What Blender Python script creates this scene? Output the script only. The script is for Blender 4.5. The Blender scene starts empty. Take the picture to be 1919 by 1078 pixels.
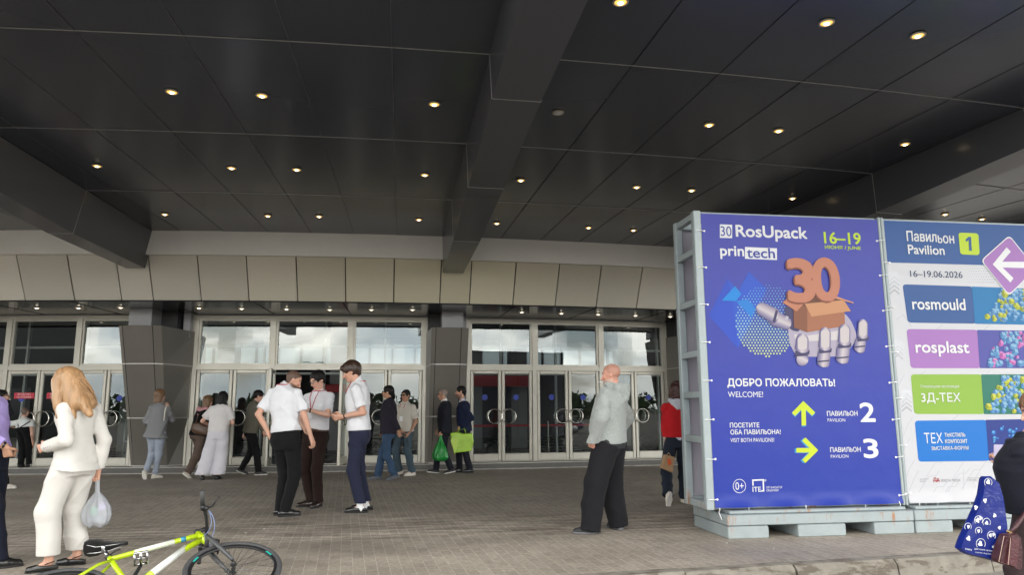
import bpy, math, random
import numpy as np
from mathutils import Vector, Matrix
random.seed(7); rng = np.random.default_rng(7)
S = bpy.context.scene
COL = S.collection
R = math.radians
# ------------------------------------------------------------------ camera
CAMH = 1.29
F_PX, CX, CY = 1386.0, 959.5, 539.0          # focal length and centre in photo pixels
yaw, pit, rol = R(8.56), R(9.5), R(-0.268)
cF = np.array([math.sin(yaw)*math.cos(pit), math.cos(yaw)*math.cos(pit), math.sin(pit)])
r0 = np.array([math.cos(yaw), -math.sin(yaw), 0.0]); u0 = np.cross(r0, cF)
cR = math.cos(rol)*r0 + math.sin(rol)*u0
cU = -math.sin(rol)*r0 + math.cos(rol)*u0
CAM = np.array([0, 0, CAMH])
cam = bpy.data.cameras.new('camera'); cam_o = bpy.data.objects.new('camera', cam); COL.objects.link(cam_o)
cam.sensor_width = 36.0; cam.lens = F_PX/1919*36.0; cam.clip_start = 0.05; cam.clip_end = 2000
mw = Matrix.Identity(4)
for i in range(3):
    mw[i][0] = cR[i]; mw[i][1] = cU[i]; mw[i][2] = -cF[i]; mw[i][3] = CAM[i]
cam_o.matrix_world = mw
S.camera = cam_o
# ------------------------------------------------------------------ sky, sun, exposure
SUN_EL, SUN_AZ = R(48), R(205)               # azimuth clockwise from +Y: sun behind the camera, a little to the left
w = bpy.data.worlds.new('World'); S.world = w; w.use_nodes = True
nt = w.node_tree; N = nt.nodes; L = nt.links
for n in list(N): N.remove(n)
out = N.new('ShaderNodeOutputWorld'); bg = N.new('ShaderNodeBackground'); bg.inputs['Strength'].default_value = 0.10
sky = N.new('ShaderNodeTexSky'); sky.sky_type = 'NISHITA'; sky.sun_disc = False
sky.sun_elevation = SUN_EL; sky.sun_rotation = SUN_AZ; sky.dust_density = 2.0
tc = N.new('ShaderNodeTexCoord'); mp = N.new('ShaderNodeMapping'); mp.inputs['Scale'].default_value = (1.0, 1.0, 2.6)
nz = N.new('ShaderNodeTexNoise'); nz.inputs['Scale'].default_value = 3.4; nz.inputs['Detail'].default_value = 7; nz.inputs['Roughness'].default_value = .55
nz.inputs['Distortion'].default_value = .5
rp = N.new('ShaderNodeValToRGB'); rp.color_ramp.elements[0].position = .36; rp.color_ramp.elements[1].position = .50
nz2 = N.new('ShaderNodeTexNoise'); nz2.inputs['Scale'].default_value = 5.2; nz2.inputs['Detail'].default_value = 8
rp2 = N.new('ShaderNodeValToRGB')
rp2.color_ramp.elements[0].position = .36; rp2.color_ramp.elements[0].color = (10.5, 11.6, 12.2, 1)
rp2.color_ramp.elements[1].position = .62; rp2.color_ramp.elements[1].color = (25, 24, 22, 1)
mx = N.new('ShaderNodeMix'); mx.data_type = 'RGBA'
L.new(tc.outputs['Generated'], mp.inputs['Vector']); L.new(mp.outputs[0], nz.inputs['Vector']); L.new(mp.outputs[0], nz2.inputs['Vector'])
L.new(nz.outputs['Fac'], rp.inputs['Fac']); L.new(nz2.outputs['Fac'], rp2.inputs['Fac'])
L.new(rp.outputs['Color'], mx.inputs[0]); L.new(sky.outputs[0], mx.inputs[6]); L.new(rp2.outputs[0], mx.inputs[7])
# brighter, hazier sky towards the horizon
sx = N.new('ShaderNodeSeparateXYZ'); L.new(tc.outputs['Generated'], sx.inputs[0])
hz = N.new('ShaderNodeMapRange'); hz.interpolation_type = 'SMOOTHSTEP'; hz.inputs[1].default_value = .0; hz.inputs[2].default_value = .75; hz.inputs[3].default_value = 1.75; hz.inputs[4].default_value = .5
L.new(sx.outputs['Z'], hz.inputs[0]); hm = N.new('ShaderNodeVectorMath'); hm.operation = 'SCALE'
L.new(mx.outputs[2], hm.inputs[0]); L.new(hz.outputs[0], hm.inputs['Scale']); L.new(hm.outputs[0], bg.inputs['Color']); L.new(bg.outputs[0], out.inputs['Surface'])
sl = bpy.data.lights.new('sun', 'SUN'); sl.energy = 0.5; sl.angle = R(25); sl.color = (1, .95, .88)
so = bpy.data.objects.new('sun', sl); COL.objects.link(so)
sd = Vector((math.sin(SUN_AZ)*math.cos(SUN_EL), math.cos(SUN_AZ)*math.cos(SUN_EL), math.sin(SUN_EL)))
so.rotation_euler = sd.to_track_quat('Z', 'Y').to_euler(); so.location = (0, -10, 30)
S.view_settings.view_transform = 'Standard'; S.view_settings.look = 'None'; S.view_settings.gamma = 1
S.view_settings.exposure = 1.1
S.cycles.max_bounces = 8; S.cycles.transparent_max_bounces = 10; S.cycles.sample_clamp_indirect = 6
# ------------------------------------------------------------------ pixel helpers (photo pixels -> points in the place)
def ray(x, y): return cF + cR*(x-CX)/F_PX - cU*(y-CY)/F_PX
def at_y(x, y, Y):
    d = ray(x, y); return CAM + d*(Y-CAM[1])/d[1]
def at_z(x, y, z):
    d = ray(x, y); return CAM + d*(z-CAM[2])/d[2]
RAD, V0 = 46.93, 17.0                          # the pavilion front is a gentle arc, convex towards the forecourt
def W(p):
    u, v, z = p; th = u/RAD; r = RAD-(v-V0)
    return (r*math.sin(th), V0+RAD-r*math.cos(th), z)
def to_uv(P):
    dx, dy = P[0], V0+RAD-P[1]
    return math.atan2(dx, dy)*RAD, V0+RAD-math.hypot(dx, dy)
# ------------------------------------------------------------------ materials
MATS = {}
def mat(name, col, rough=.6, metal=0., bump=0., bscale=60., var=0., vscale=3., spec=.5, emit=None, sheen=0., coat=0., stretch=(1,1,1), alpha=None, sss=0., trans=0.):
    if name in MATS: return MATS[name]
    m = bpy.data.materials.new(name); m.use_nodes = True; t = m.node_tree; b = t.nodes['Principled BSDF']
    b.inputs['Base Color'].default_value = (*col, 1); b.inputs['Roughness'].default_value = rough; b.inputs['Metallic'].default_value = metal
    b.inputs['Specular IOR Level'].default_value = spec; b.inputs['Sheen Weight'].default_value = sheen; b.inputs['Coat Weight'].default_value = coat
    b.inputs['Transmission Weight'].default_value = trans
    if sss: b.inputs['Subsurface Weight'].default_value = sss; b.inputs['Subsurface Radius'].default_value = (.02, .008, .004); b.inputs['Subsurface Scale'].default_value = .4
    if emit: b.inputs['Emission Color'].default_value = (*emit[0], 1); b.inputs['Emission Strength'].default_value = emit[1]
    if bump or var:
        tc = t.nodes.new('ShaderNodeTexCoord'); mp = t.nodes.new('ShaderNodeMapping'); mp.inputs['Scale'].default_value = stretch
        t.links.new(tc.outputs['Object'], mp.inputs['Vector'])
    if var:
        n = t.nodes.new('ShaderNodeTexNoise'); n.inputs['Scale'].default_value = vscale; n.inputs['Detail'].default_value = 6; n.inputs['Roughness'].default_value = .6
        t.links.new(mp.outputs[0], n.inputs['Vector'])
        r = t.nodes.new('ShaderNodeMapRange'); r.inputs[1].default_value = .25; r.inputs[2].default_value = .75
        r.inputs[3].default_value = 1-var; r.inputs[4].default_value = 1+var
        t.links.new(n.outputs['Fac'], r.inputs[0])
        mu = t.nodes.new('ShaderNodeVectorMath'); mu.operation = 'SCALE'; mu.inputs[0].default_value = col
        t.links.new(r.outputs[0], mu.inputs['Scale']); t.links.new(mu.outputs[0], b.inputs['Base Color'])
        r2 = t.nodes.new('ShaderNodeMapRange'); r2.inputs[1].default_value = .3; r2.inputs[2].default_value = .7
        r2.inputs[3].default_value = max(.02, rough-.07); r2.inputs[4].default_value = min(1, rough+.07)
        t.links.new(n.outputs['Fac'], r2.inputs[0]); t.links.new(r2.outputs[0], b.inputs['Roughness'])
    if bump:
        n = t.nodes.new('ShaderNodeTexNoise'); n.inputs['Scale'].default_value = bscale; n.inputs['Detail'].default_value = 4
        t.links.new(mp.outputs[0], n.inputs['Vector'])
        bp = t.nodes.new('ShaderNodeBump'); bp.inputs['Strength'].default_value = bump; bp.inputs['Distance'].default_value = .01
        t.links.new(n.outputs['Fac'], bp.inputs['Height']); t.links.new(bp.outputs[0], b.inputs['Normal'])
    MATS[name] = m; return m
def srgb(r, g, b): return tuple((c/255/12.92 if c/255 <= .04045 else ((c/255+.055)/1.055)**2.4) for c in (r, g, b))
def attr_mat(name, rough=.5, sss=0., spec=.4, bump=0.):
    m = mat(name, (.5, .5, .5), rough, spec=spec, sss=sss, bump=bump, bscale=140)
    t = m.node_tree; a = t.nodes.new('ShaderNodeAttribute'); a.attribute_name = 'Col'
    t.links.new(a.outputs['Color'], t.nodes['Principled BSDF'].inputs['Base Color']); return m
def glass_mat(name, tint=(.80, .86, .84), ior=2.4, rough=.0):
    m = bpy.data.materials.new(name); m.use_nodes = True; t = m.node_tree
    for n in list(t.nodes): t.nodes.remove(n)
    o = t.nodes.new('ShaderNodeOutputMaterial'); tr = t.nodes.new('ShaderNodeBsdfTransparent'); gl = t.nodes.new('ShaderNodeBsdfGlossy')
    fr = t.nodes.new('ShaderNodeFresnel'); fr.inputs['IOR'].default_value = ior; ms = t.nodes.new('ShaderNodeMixShader')
    tr.inputs['Color'].default_value = (*tint, 1); gl.inputs['Roughness'].default_value = rough; gl.inputs['Color'].default_value = (.95, 1, .99, 1)
    # faint waviness of large panes
    tc = t.nodes.new('ShaderNodeTexCoord'); nz = t.nodes.new('ShaderNodeTexNoise'); nz.inputs['Scale'].default_value = .9; nz.inputs['Detail'].default_value = 1
    bp = t.nodes.new('ShaderNodeBump'); bp.inputs['Strength'].default_value = .05; bp.inputs['Distance'].default_value = .03
    t.links.new(tc.outputs['Object'], nz.inputs['Vector']); t.links.new(nz.outputs['Fac'], bp.inputs['Height']); t.links.new(bp.outputs[0], gl.inputs['Normal'])
    t.links.new(fr.outputs[0], ms.inputs[0]); t.links.new(tr.outputs[0], ms.inputs[1]); t.links.new(gl.outputs[0], ms.inputs[2]); t.links.new(ms.outputs[0], o.inputs['Surface'])
    return m
# ------------------------------------------------------------------ mesh builder
def wloc(o):
    v = Vector((0, 0, 0))
    while o is not None: v = v+o.location; o = o.parent
    return v
def link(name, me, mats, parent=None, loc=None, smooth=False):
    o = bpy.data.objects.new(name, me); COL.objects.link(o)
    for m in mats: me.materials.append(m)
    if smooth: me.polygons.foreach_set('use_smooth', [True]*len(me.polygons))
    if parent is not None: o.parent = parent
    if loc is not None: o.location = loc
    return o
class MB:
    def __init__(s): s.v = []; s.f = []; s.m = []; s.c = []; s.cur = 0; s.col = None
    def add(s, vs, fs, col=None):
        k = len(s.v); s.v += [tuple(map(float, p)) for p in vs]
        for f in fs: s.f.append(tuple(i+k for i in f)); s.m.append(s.cur)
        if isinstance(col, list): s.c += col
        else: s.c += [col or s.col or (.5, .5, .5)]*len(vs)
    def quad(s, a, b, c, d, col=None): s.add([a, b, c, d], [(0, 1, 2, 3)], col)
    def poly(s, pts, col=None): s.add(pts, [tuple(range(len(pts)))], col)
    def box(s, x0, x1, y0, y1, z0, z1, n=1, bev=0.):
        if bev:
            b = min(bev, abs(x1-x0)*.45, abs(y1-y0)*.45, abs(z1-z0)*.45)
            sec = [(y0+b, z0), (y1-b, z0), (y1, z0+b), (y1, z1-b), (y1-b, z1), (y0+b, z1), (y0, z1-b), (y0, z0+b)]
        else: sec = [(y0, z0), (y1, z0), (y1, z1), (y0, z1)]
        vs = []; fs = []; k = len(sec)
        cy, cz = (y0+y1)/2, (z0+z1)/2
        xs = [x0+(x1-x0)*i/n for i in range(n+1)]
        if bev:
            ins = [(cy+(p-cy)*(1-2*b/abs(y1-y0)), cz+(q-cz)*(1-2*b/abs(z1-z0))) for p, q in sec]
            rings = [(x0, ins), (x0+b, sec)]+[(x, sec) for x in xs[1:-1]]+[(x1-b, sec), (x1, ins)]
        else: rings = [(x, sec) for x in xs]
        for x, sc in rings: vs += [(x, p, q) for p, q in sc]
        for i in range(len(rings)-1):
            for j in range(k): fs.append((i*k+j, i*k+(j+1) % k, (i+1)*k+(j+1) % k, (i+1)*k+j))
        fs.append(tuple(range(k))[::-1]); fs.append(tuple((len(rings)-1)*k+j for j in range(k)))
        s.add(vs, fs)
    def tube(s, pts, r, n=8, cap=True, closed=False):
        P = [Vector(p) for p in pts]; rs = r if isinstance(r, (list, tuple)) else [r]*len(P); vs = []; fs = []
        up = None
        for i, p in enumerate(P):
            if closed: d = (P[(i+1) % len(P)]-P[i-1])
            else: d = (P[min(i+1, len(P)-1)]-P[max(i-1, 0)])
            d.normalize()
            if up is None:
                up = Vector((0, 0, 1)) if abs(d.z) < .9 else Vector((1, 0, 0))
            a = up-d*up.dot(d); a.normalize(); up = a; b = d.cross(a)
            for j in range(n):
                t = 2*math.pi*j/n; vs.append(p+(a*math.cos(t)+b*math.sin(t))*rs[i])
        m = len(P)
        for i in range(m if closed else m-1):
            for j in range(n): fs.append((i*n+j, i*n+(j+1) % n, ((i+1) % m)*n+(j+1) % n, ((i+1) % m)*n+j))
        if cap and not closed: fs.append(tuple(range(n))[::-1]); fs.append(tuple((m-1)*n+j for j in range(n)))
        s.add(vs, fs)
    def lathe(s, prof, c, ax=(0, 0, 1), n=16):
        ax = Vector(ax).normalized(); a = ax.orthogonal().normalized(); b = ax.cross(a); c = Vector(c); vs = []; fs = []
        for r, h in prof:
            for j in range(n):
                t = 2*math.pi*j/n; vs.append(c+ax*h+(a*math.cos(t)+b*math.sin(t))*r)
        for i in range(len(prof)-1):
            for j in range(n): fs.append((i*n+j, i*n+(j+1) % n, (i+1)*n+(j+1) % n, (i+1)*n+j))
        fs.append(tuple(range(n))[::-1]); fs.append(tuple((len(prof)-1)*n+j for j in range(n)))
        s.add(vs, fs)
    def loft(s, rings, cap=True, closed=True):
        k = len(rings[0]); vs = [p for r in rings for p in r]; fs = []
        for i in range(len(rings)-1):
            for j in range(k if closed else k-1): fs.append((i*k+j, i*k+(j+1) % k, (i+1)*k+(j+1) % k, (i+1)*k+j))
        if cap: fs.append(tuple(range(k))[::-1]); fs.append(tuple((len(rings)-1)*k+j for j in range(k)))
        s.add(vs, fs)
    def build(s, name, mats, parent=None, warp=False, smooth=False, loc=None, color=False):
        if not isinstance(mats, (list, tuple)): mats = [mats]
        off = wloc(parent) if parent is not None else Vector((0, 0, 0))
        if loc is not None: off = off+Vector(loc)
        vs = [W(p) for p in s.v] if warp else s.v
        vs = [(p[0]-off.x, p[1]-off.y, p[2]-off.z) for p in vs]
        me = bpy.data.meshes.new(name); me.from_pydata(vs, [], s.f)
        me.polygons.foreach_set('material_index', s.m)
        if color:
            a = me.color_attributes.new('Col', 'FLOAT_COLOR', 'POINT')
            a.data.foreach_set('color', [x for c in s.c for x in (c[0], c[1], c[2], 1.)])
        me.update()
        return link(name, me, mats, parent, loc, smooth)
def tag(o, label=None, cat=None, group=None, kind=None):
    if label: o['label'] = label
    if cat: o['category'] = cat
    if group: o['group'] = group
    if kind: o['kind'] = kind
    return o
def empty(name, loc, label, cat, group=None):
    o = bpy.data.objects.new(name, None); COL.objects.link(o); o.location = loc; o.empty_display_size = .2
    return tag(o, label, cat, group)
def translucent(m, amt, col=None):
    t = m.node_tree; b = t.nodes['Principled BSDF']; o = [n for n in t.nodes if n.type == 'OUTPUT_MATERIAL'][0]
    tr = t.nodes.new('ShaderNodeBsdfTranslucent'); mx = t.nodes.new('ShaderNodeMixShader'); mx.inputs[0].default_value = amt
    if b.inputs['Base Color'].links: t.links.new(b.inputs['Base Color'].links[0].from_socket, tr.inputs['Color'])
    else: tr.inputs['Color'].default_value = b.inputs['Base Color'].default_value
    t.links.new(b.outputs[0], mx.inputs[1]); t.links.new(tr.outputs[0], mx.inputs[2]); t.links.new(mx.outputs[0], o.inputs['Surface'])
# ------------------------------------------------------------------ ground, road, kerb
def paver_mat():
    m = bpy.data.materials.new('paving_blocks'); m.use_nodes = True; t = m.node_tree; b = t.nodes['Principled BSDF']; n = t.nodes; l = t.links
    tc = n.new('ShaderNodeTexCoord'); mp = n.new('ShaderNodeMapping'); mp.inputs['Rotation'].default_value = (0, 0, R(86))
    l.new(tc.outputs['Object'], mp.inputs['Vector'])
    br = n.new('ShaderNodeTexBrick'); br.inputs['Scale'].default_value = 1.0; br.inputs['Brick Width'].default_value = .2; br.inputs['Row Height'].default_value = .1
    br.inputs['Mortar Size'].default_value = .0055; br.inputs['Mortar Smooth'].default_value = .3; br.inputs['Bias'].default_value = 0
    br.inputs['Color1'].default_value = (.335, .292, .242, 1); br.inputs['Color2'].default_value = (.272, .236, .195, 1); br.inputs['Mortar'].default_value = (.40, .355, .295, 1)
    l.new(mp.outputs[0], br.inputs['Vector'])
    # uneven wear and damp streaks along the kerb side
    mp2 = n.new('ShaderNodeMapping'); mp2.inputs['Scale'].default_value = (.55, 1.25, 1); l.new(tc.outputs['Object'], mp2.inputs['Vector'])
    nz = n.new('ShaderNodeTexNoise'); nz.inputs['Scale'].default_value = .9; nz.inputs['Detail'].default_value = 8; nz.inputs['Roughness'].default_value = .65; l.new(mp2.outputs[0], nz.inputs['Vector'])
    r1 = n.new('ShaderNodeMapRange'); r1.inputs[1].default_value = .3; r1.inputs[2].default_value = .7; r1.inputs[3].default_value = .74; r1.inputs[4].default_value = 1.22; l.new(nz.outputs['Fac'], r1.inputs[0])
    nz3 = n.new('ShaderNodeTexNoise'); nz3.inputs['Scale'].default_value = 26; nz3.inputs['Detail'].default_value = 5; l.new(tc.outputs['Object'], nz3.inputs['Vector'])
    r3 = n.new('ShaderNodeMapRange'); r3.inputs[1].default_value = .3; r3.inputs[2].default_value = .7; r3.inputs[3].default_value = .80; r3.inputs[4].default_value = 1.20; l.new(nz3.outputs['Fac'], r3.inputs[0])
    m1 = n.new('ShaderNodeVectorMath'); m1.operation = 'SCALE'; l.new(br.outputs['Color'], m1.inputs[0]); l.new(r1.outputs[0], m1.inputs['Scale'])
    m2 = n.new('ShaderNodeVectorMath'); m2.operation = 'SCALE'; l.new(m1.outputs[0], m2.inputs[0]); l.new(r3.outputs[0], m2.inputs['Scale'])
    # damp, sandy drag streaks in a band along the kerb side
    mp4 = n.new('ShaderNodeMapping'); mp4.inputs['Scale'].default_value = (1.3, 13, 1); mp4.inputs['Rotation'].default_value = (0, 0, R(-3)); l.new(tc.outputs['Object'], mp4.inputs['Vector'])
    nz4 = n.new('ShaderNodeTexNoise'); nz4.inputs['Scale'].default_value = 1.0; nz4.inputs['Detail'].default_value = 5; nz4.inputs['Roughness'].default_value = .6; l.new(mp4.outputs[0], nz4.inputs['Vector'])
    r4 = n.new('ShaderNodeMapRange'); r4.inputs[1].default_value = .38; r4.inputs[2].default_value = .64; r4.inputs[3].default_value = .55; r4.inputs[4].default_value = 1.45; l.new(nz4.outputs['Fac'], r4.inputs[0])
    sy_ = n.new('ShaderNodeSeparateXYZ'); l.new(tc.outputs['Object'], sy_.inputs[0])
    b1 = n.new('ShaderNodeMapRange'); b1.interpolation_type = 'SMOOTHSTEP'; b1.inputs[1].default_value = 7.6; b1.inputs[2].default_value = 8.4; l.new(sy_.outputs['Y'], b1.inputs[0])
    b2_ = n.new('ShaderNodeMapRange'); b2_.interpolation_type = 'SMOOTHSTEP'; b2_.inputs[1].default_value = 8.9; b2_.inputs[2].default_value = 10.2; b2_.inputs[3].default_value = 1; b2_.inputs[4].default_value = .12; l.new(sy_.outputs['Y'], b2_.inputs[0])
    bm = n.new('ShaderNodeMath'); bm.operation = 'MULTIPLY'; l.new(b1.outputs[0], bm.inputs[0]); l.new(b2_.outputs[0], bm.inputs[1])
    lm_ = n.new('ShaderNodeMix'); lm_.data_type = 'FLOAT'; lm_.inputs[2].default_value = 1.0; l.new(bm.outputs[0], lm_.inputs[0]); l.new(r4.outputs[0], lm_.inputs[3])
    m3 = n.new('ShaderNodeVectorMath'); m3.operation = 'SCALE'; l.new(m2.outputs[0], m3.inputs[0]); l.new(lm_.outputs[0], m3.inputs['Scale']); l.new(m3.outputs[0], b.inputs['Base Color'])
    rr = n.new('ShaderNodeMapRange'); rr.inputs[1].default_value = .3; rr.inputs[2].default_value = .6; rr.inputs[3].default_value = .5; rr.inputs[4].default_value = .85; l.new(nz.outputs['Fac'], rr.inputs[0]); l.new(rr.outputs[0], b.inputs['Roughness'])
    bp = n.new('ShaderNodeBump'); bp.inputs['Strength'].default_value = .7; bp.inputs['Distance'].default_value = .006; bp.invert = True
    l.new(br.outputs['Fac'], bp.inputs['Height']); bp2 = n.new('ShaderNodeBump'); bp2.inputs['Strength'].default_value = .35; bp2.inputs['Distance'].default_value = .004
    l.new(nz3.outputs['Fac'], bp2.inputs['Height']); l.new(bp.outputs[0], bp2.inputs['Normal']); l.new(bp2.outputs[0], b.inputs['Normal'])
    return m
KD = np.array([4.22, .43]); KD = KD/np.linalg.norm(KD)            # kerb direction
def kerb_pt(s_, off): # s along the kerb from (1.64, 6.07), off towards the road
    return (1.64+KD[0]*s_+KD[1]*off, 6.07+KD[1]*s_-KD[0]*off)
asphalt = mat('forecourt_paving', (.22, .205, .185), .85, bump=.5, bscale=180, var=.2, vscale=2.5)
concrete = None
def kerb_mat():
    m = mat('kerb_concrete', (.215, .197, .165), .85, bump=.45, bscale=60, var=.25, vscale=9)
    t = m.node_tree; n = t.nodes; l = t.links; b = n['Principled BSDF']
    src = b.inputs['Base Color'].links[0].from_socket
    tc = n.new('ShaderNodeTexCoord'); nz = n.new('ShaderNodeTexNoise'); nz.inputs['Scale'].default_value = 5.5; nz.inputs['Detail'].default_value = 9; nz.inputs['Roughness'].default_value = .7
    mp = n.new('ShaderNodeMapping'); mp.inputs['Scale'].default_value = (.55, 1.5, 1.6); l.new(tc.outputs['Object'], mp.inputs[0]); l.new(mp.outputs[0], nz.inputs['Vector'])
    rp = n.new('ShaderNodeValToRGB'); rp.color_ramp.elements[0].position = .50; rp.color_ramp.elements[1].position = .56
    l.new(nz.outputs['Fac'], rp.inputs[0]); mx = n.new('ShaderNodeMix'); mx.data_type = 'RGBA'; mx.inputs[7].default_value = (.12, .10, .078, 1)
    l.new(rp.outputs[0], mx.inputs[0]); l.new(src, mx.inputs[6]); l.new(mx.outputs[2], b.inputs['Base Color']); return m
mb = MB(); a = kerb_pt(-60, .02); b_ = kerb_pt(60, .02)
mb.quad((a[0], a[1], 0), (b_[0], b_[1], 0), (60, 19, 0), (-60, 19, 0)); tag(mb.build('pavement', paver_mat()), kind='structure')
mb = MB(); mb.quad((-900, -900, -.154), (900, -900, -.154), (900, 900, -.154), (-900, 900, -.154)); tag(mb.build('road', asphalt), kind='structure')
km = kerb_mat()
mb = MB(); kx = -40.35
while kx < 30:                                                       # kerb stones with a chamfered edge and open joints
    ln = 1.0; g = .006+.004*random.random(); j = [random.uniform(-.006, .006) for _ in range(4)]
    sec = [(0.018, -.16), (0.018, .004), (.14, .002), (.18, -.035), (.205, -.16)]
    rings = []
    for sx, dz in ((kx+g, j[0]), (kx+ln-g, j[1])):
        rings.append([(*kerb_pt(sx, o+j[2]), z+(dz if z > -.1 else 0)) for o, z in sec])
    mb.loft(rings); kx += ln
tag(mb.build('kerb', km), kind='structure')
white_scrap = mat('litter_paper', (.7, .68, .62), .9)
mb = MB()
for (x, y) in ((495, 993), (1224, 1032), (1362, 1019), (1722, 1013), (205, 983), (460, 1000), (1450, 1030)):
    p = at_z(x, y, .003); a = random.random()*3; w_ = random.uniform(.012, .028); h_ = random.uniform(.006, .012)
    c, s_ = math.cos(a), math.sin(a)
    mb.poly([(p[0]+c*i-s_*k, p[1]+s_*i+c*k, .003+random.random()*.006) for i, k in ((-w_, -h_), (w_*.8, -h_*1.2), (w_, h_), (-w_*.6, h_*.8))])
tag(mb.build('litter', white_scrap), kind='stuff')

# ------------------------------------------------------------------ exhibition pavilion
alu = mat('champagne_aluminium', (.535, .51, .445), .38, .35, var=.06, vscale=5)
alu_d = mat('dark_gasket', (.03, .03, .03), .6)
ceil_m = mat('canopy_dark_panel', (.100, .104, .118), .26, .3, spec=.5)
seam_m = mat('panel_seam_trim', (.40, .39, .37), .4, .3)
seam_d = mat('panel_seam_dark', (.012, .012, .012), .8)
clad_m = mat('beige_cassette', (.62, .57, .475), .42, .2, var=.05, vscale=.7)
strip_m = mat('pale_fascia', (.82, .80, .75), .5, .1, var=.04, vscale=1.5)
col_m = mat('bronze_grey_cassette', (.20, .186, .165), .38, .3, var=.08, vscale=1.2)
capm = mat('grey_metal_block', (.30, .30, .31), .45, .2, var=.05)
glass = glass_mat('window_glass', ior=1.95); glass_d = glass_mat('door_glass', (.72, .78, .76), 1.72)
steel = mat('polished_steel', (.62, .60, .55), .18, 1.0)
plinth_m = mat('granite_step', (.10, .095, .088), .55, var=.2, vscale=14)
edge_m = mat('step_edge', (.45, .43, .39), .7, var=.2, vscale=8)
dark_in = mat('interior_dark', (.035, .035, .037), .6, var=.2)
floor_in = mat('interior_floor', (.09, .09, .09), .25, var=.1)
ZC = 4.765; ROWS = [1.60, 4.20, 6.754, 9.248, 11.892, 14.55]; VFRONT = 4.3
hall = empty('exhibition_pavilion', (0, 17, 0), 'exhibition pavilion with a dark panelled canopy, beige cassette frieze and glazed entrance doors', 'building')
# canopy ceiling: flat sheet plus seams
mb = MB()
jl = [-.12+.79*j for j in range(-20, 1)]+[1.08+.79*j for j in range(1, 22)]
jl = [-16.2]+[u for u in jl if -16 < u < 18]+[18.1]
vs_ = [VFRONT, 6.754, 9.248, 11.892, 14.62]
for i in range(len(jl)-1):                                            # every cassette has its own slight tilt and shade
    for k in range(len(vs_)-1):
        u0, u1, va, vb = jl[i], jl[i+1], vs_[k], vs_[k+1]; tx, ty = max(-.003, min(.003, random.gauss(0, .0016))), max(-.002, min(.002, random.gauss(0, .0010))); sh = 1+random.uniform(-.13, .13); c = (.064*sh, .071*sh, .090*sh)
        zf = lambda u, v: ZC+.0030+(u-(u0+u1)/2)*tx+(v-(va+vb)/2)*ty*.8
        for m_ in range(2):
            p, q = u0+(u1-u0)*m_/2, u0+(u1-u0)*(m_+1)/2
            mb.quad((p, va, zf(p, va)), (p, vb, zf(p, vb)), (q, vb, zf(q, vb)), (q, va, zf(q, va)), c)
mb.box(-16, 18, VFRONT-.02, VFRONT, ZC-.02, ZC+.62, 60)              # roof edge towards the forecourt
mb.box(-16, 18, VFRONT, 14.6, ZC+.6, ZC+.62, 40)
ceil_p = mat('canopy_cassette', (.1, .1, .1), .22, .3, spec=.55); at_ = ceil_p.node_tree.nodes.new('ShaderNodeAttribute'); at_.attribute_name = 'Col'
ceil_p.node_tree.links.new(at_.outputs['Color'], ceil_p.node_tree.nodes['Principled BSDF'].inputs['Base Color'])
ceiling = mb.build('canopy_ceiling', ceil_p, hall, warp=True, color=True)
BE = [(-4.79, -4.30, -.27), (.66, 1.21, .08), (5.88, 6.42, .17), (-10.2, -9.7, -.5), (11.2, 11.7, .5)]     # beams: left, right, drift outwards along v
mb = MB(); md = MB(); mg = MB()
for v in ROWS[2:-1]:
    mb.box(-16, 18, v-.0045, v+.0045, ZC-.006, ZC-.0005, 60)
for j in range(-19, 22):                                              # lengthwise joints
    u = .115+(j-1)*.79 if j < 2 else 1.87+(j-2)*.79
    u = -.12+(j)*.79 if j <= 0 else 1.08+j*.79
    (mg if j > 0 else md).box(u-.0025, u+.0025, VFRONT, 14.55, ZC-.003, ZC-.0005, 1)
mb.build('ceiling_seam', seam_m, ceiling, warp=True); md.build('ceiling_joint', mat('joint_grey', (.13, .13, .13), .4, .3), ceiling, warp=True); mg.build('ceiling_joint', seam_d, ceiling, warp=True)
def beam_prof(v): return float(np.interp(v, [3.3, 6.754, 9.25, 11.9, 14.55], [4.36, 4.30, 4.17, 4.06, 4.05]))
for (ul, ur, dr) in BE:
    mb = MB(); mt = MB(); rings = []
    vv = [VFRONT+.01]+[6.754, 9.248, 11.892, 14.7]
    def sec(v, e=0):
        t = (v-6.75)/7.8; d = dr*t; zb = beam_prof(v)
        return [(ul+d-e, v, ZC-.002), (ul+d+.02-e, v, zb-e), (ur+d-.13+e, v, zb-e), (ur+d+e, v, ZC-.002)]
    mb.loft([sec(v) for v in vv]); o = mb.build('beam', ceil_m, hall, warp=True)
    for v in vv[1:-1]:
        a, b2 = sec(v-.004, .002), sec(v+.004, .002); mt = MB(); mt.loft([a, b2]); mt.build('beam_seam', seam_m, o, warp=True)
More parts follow.
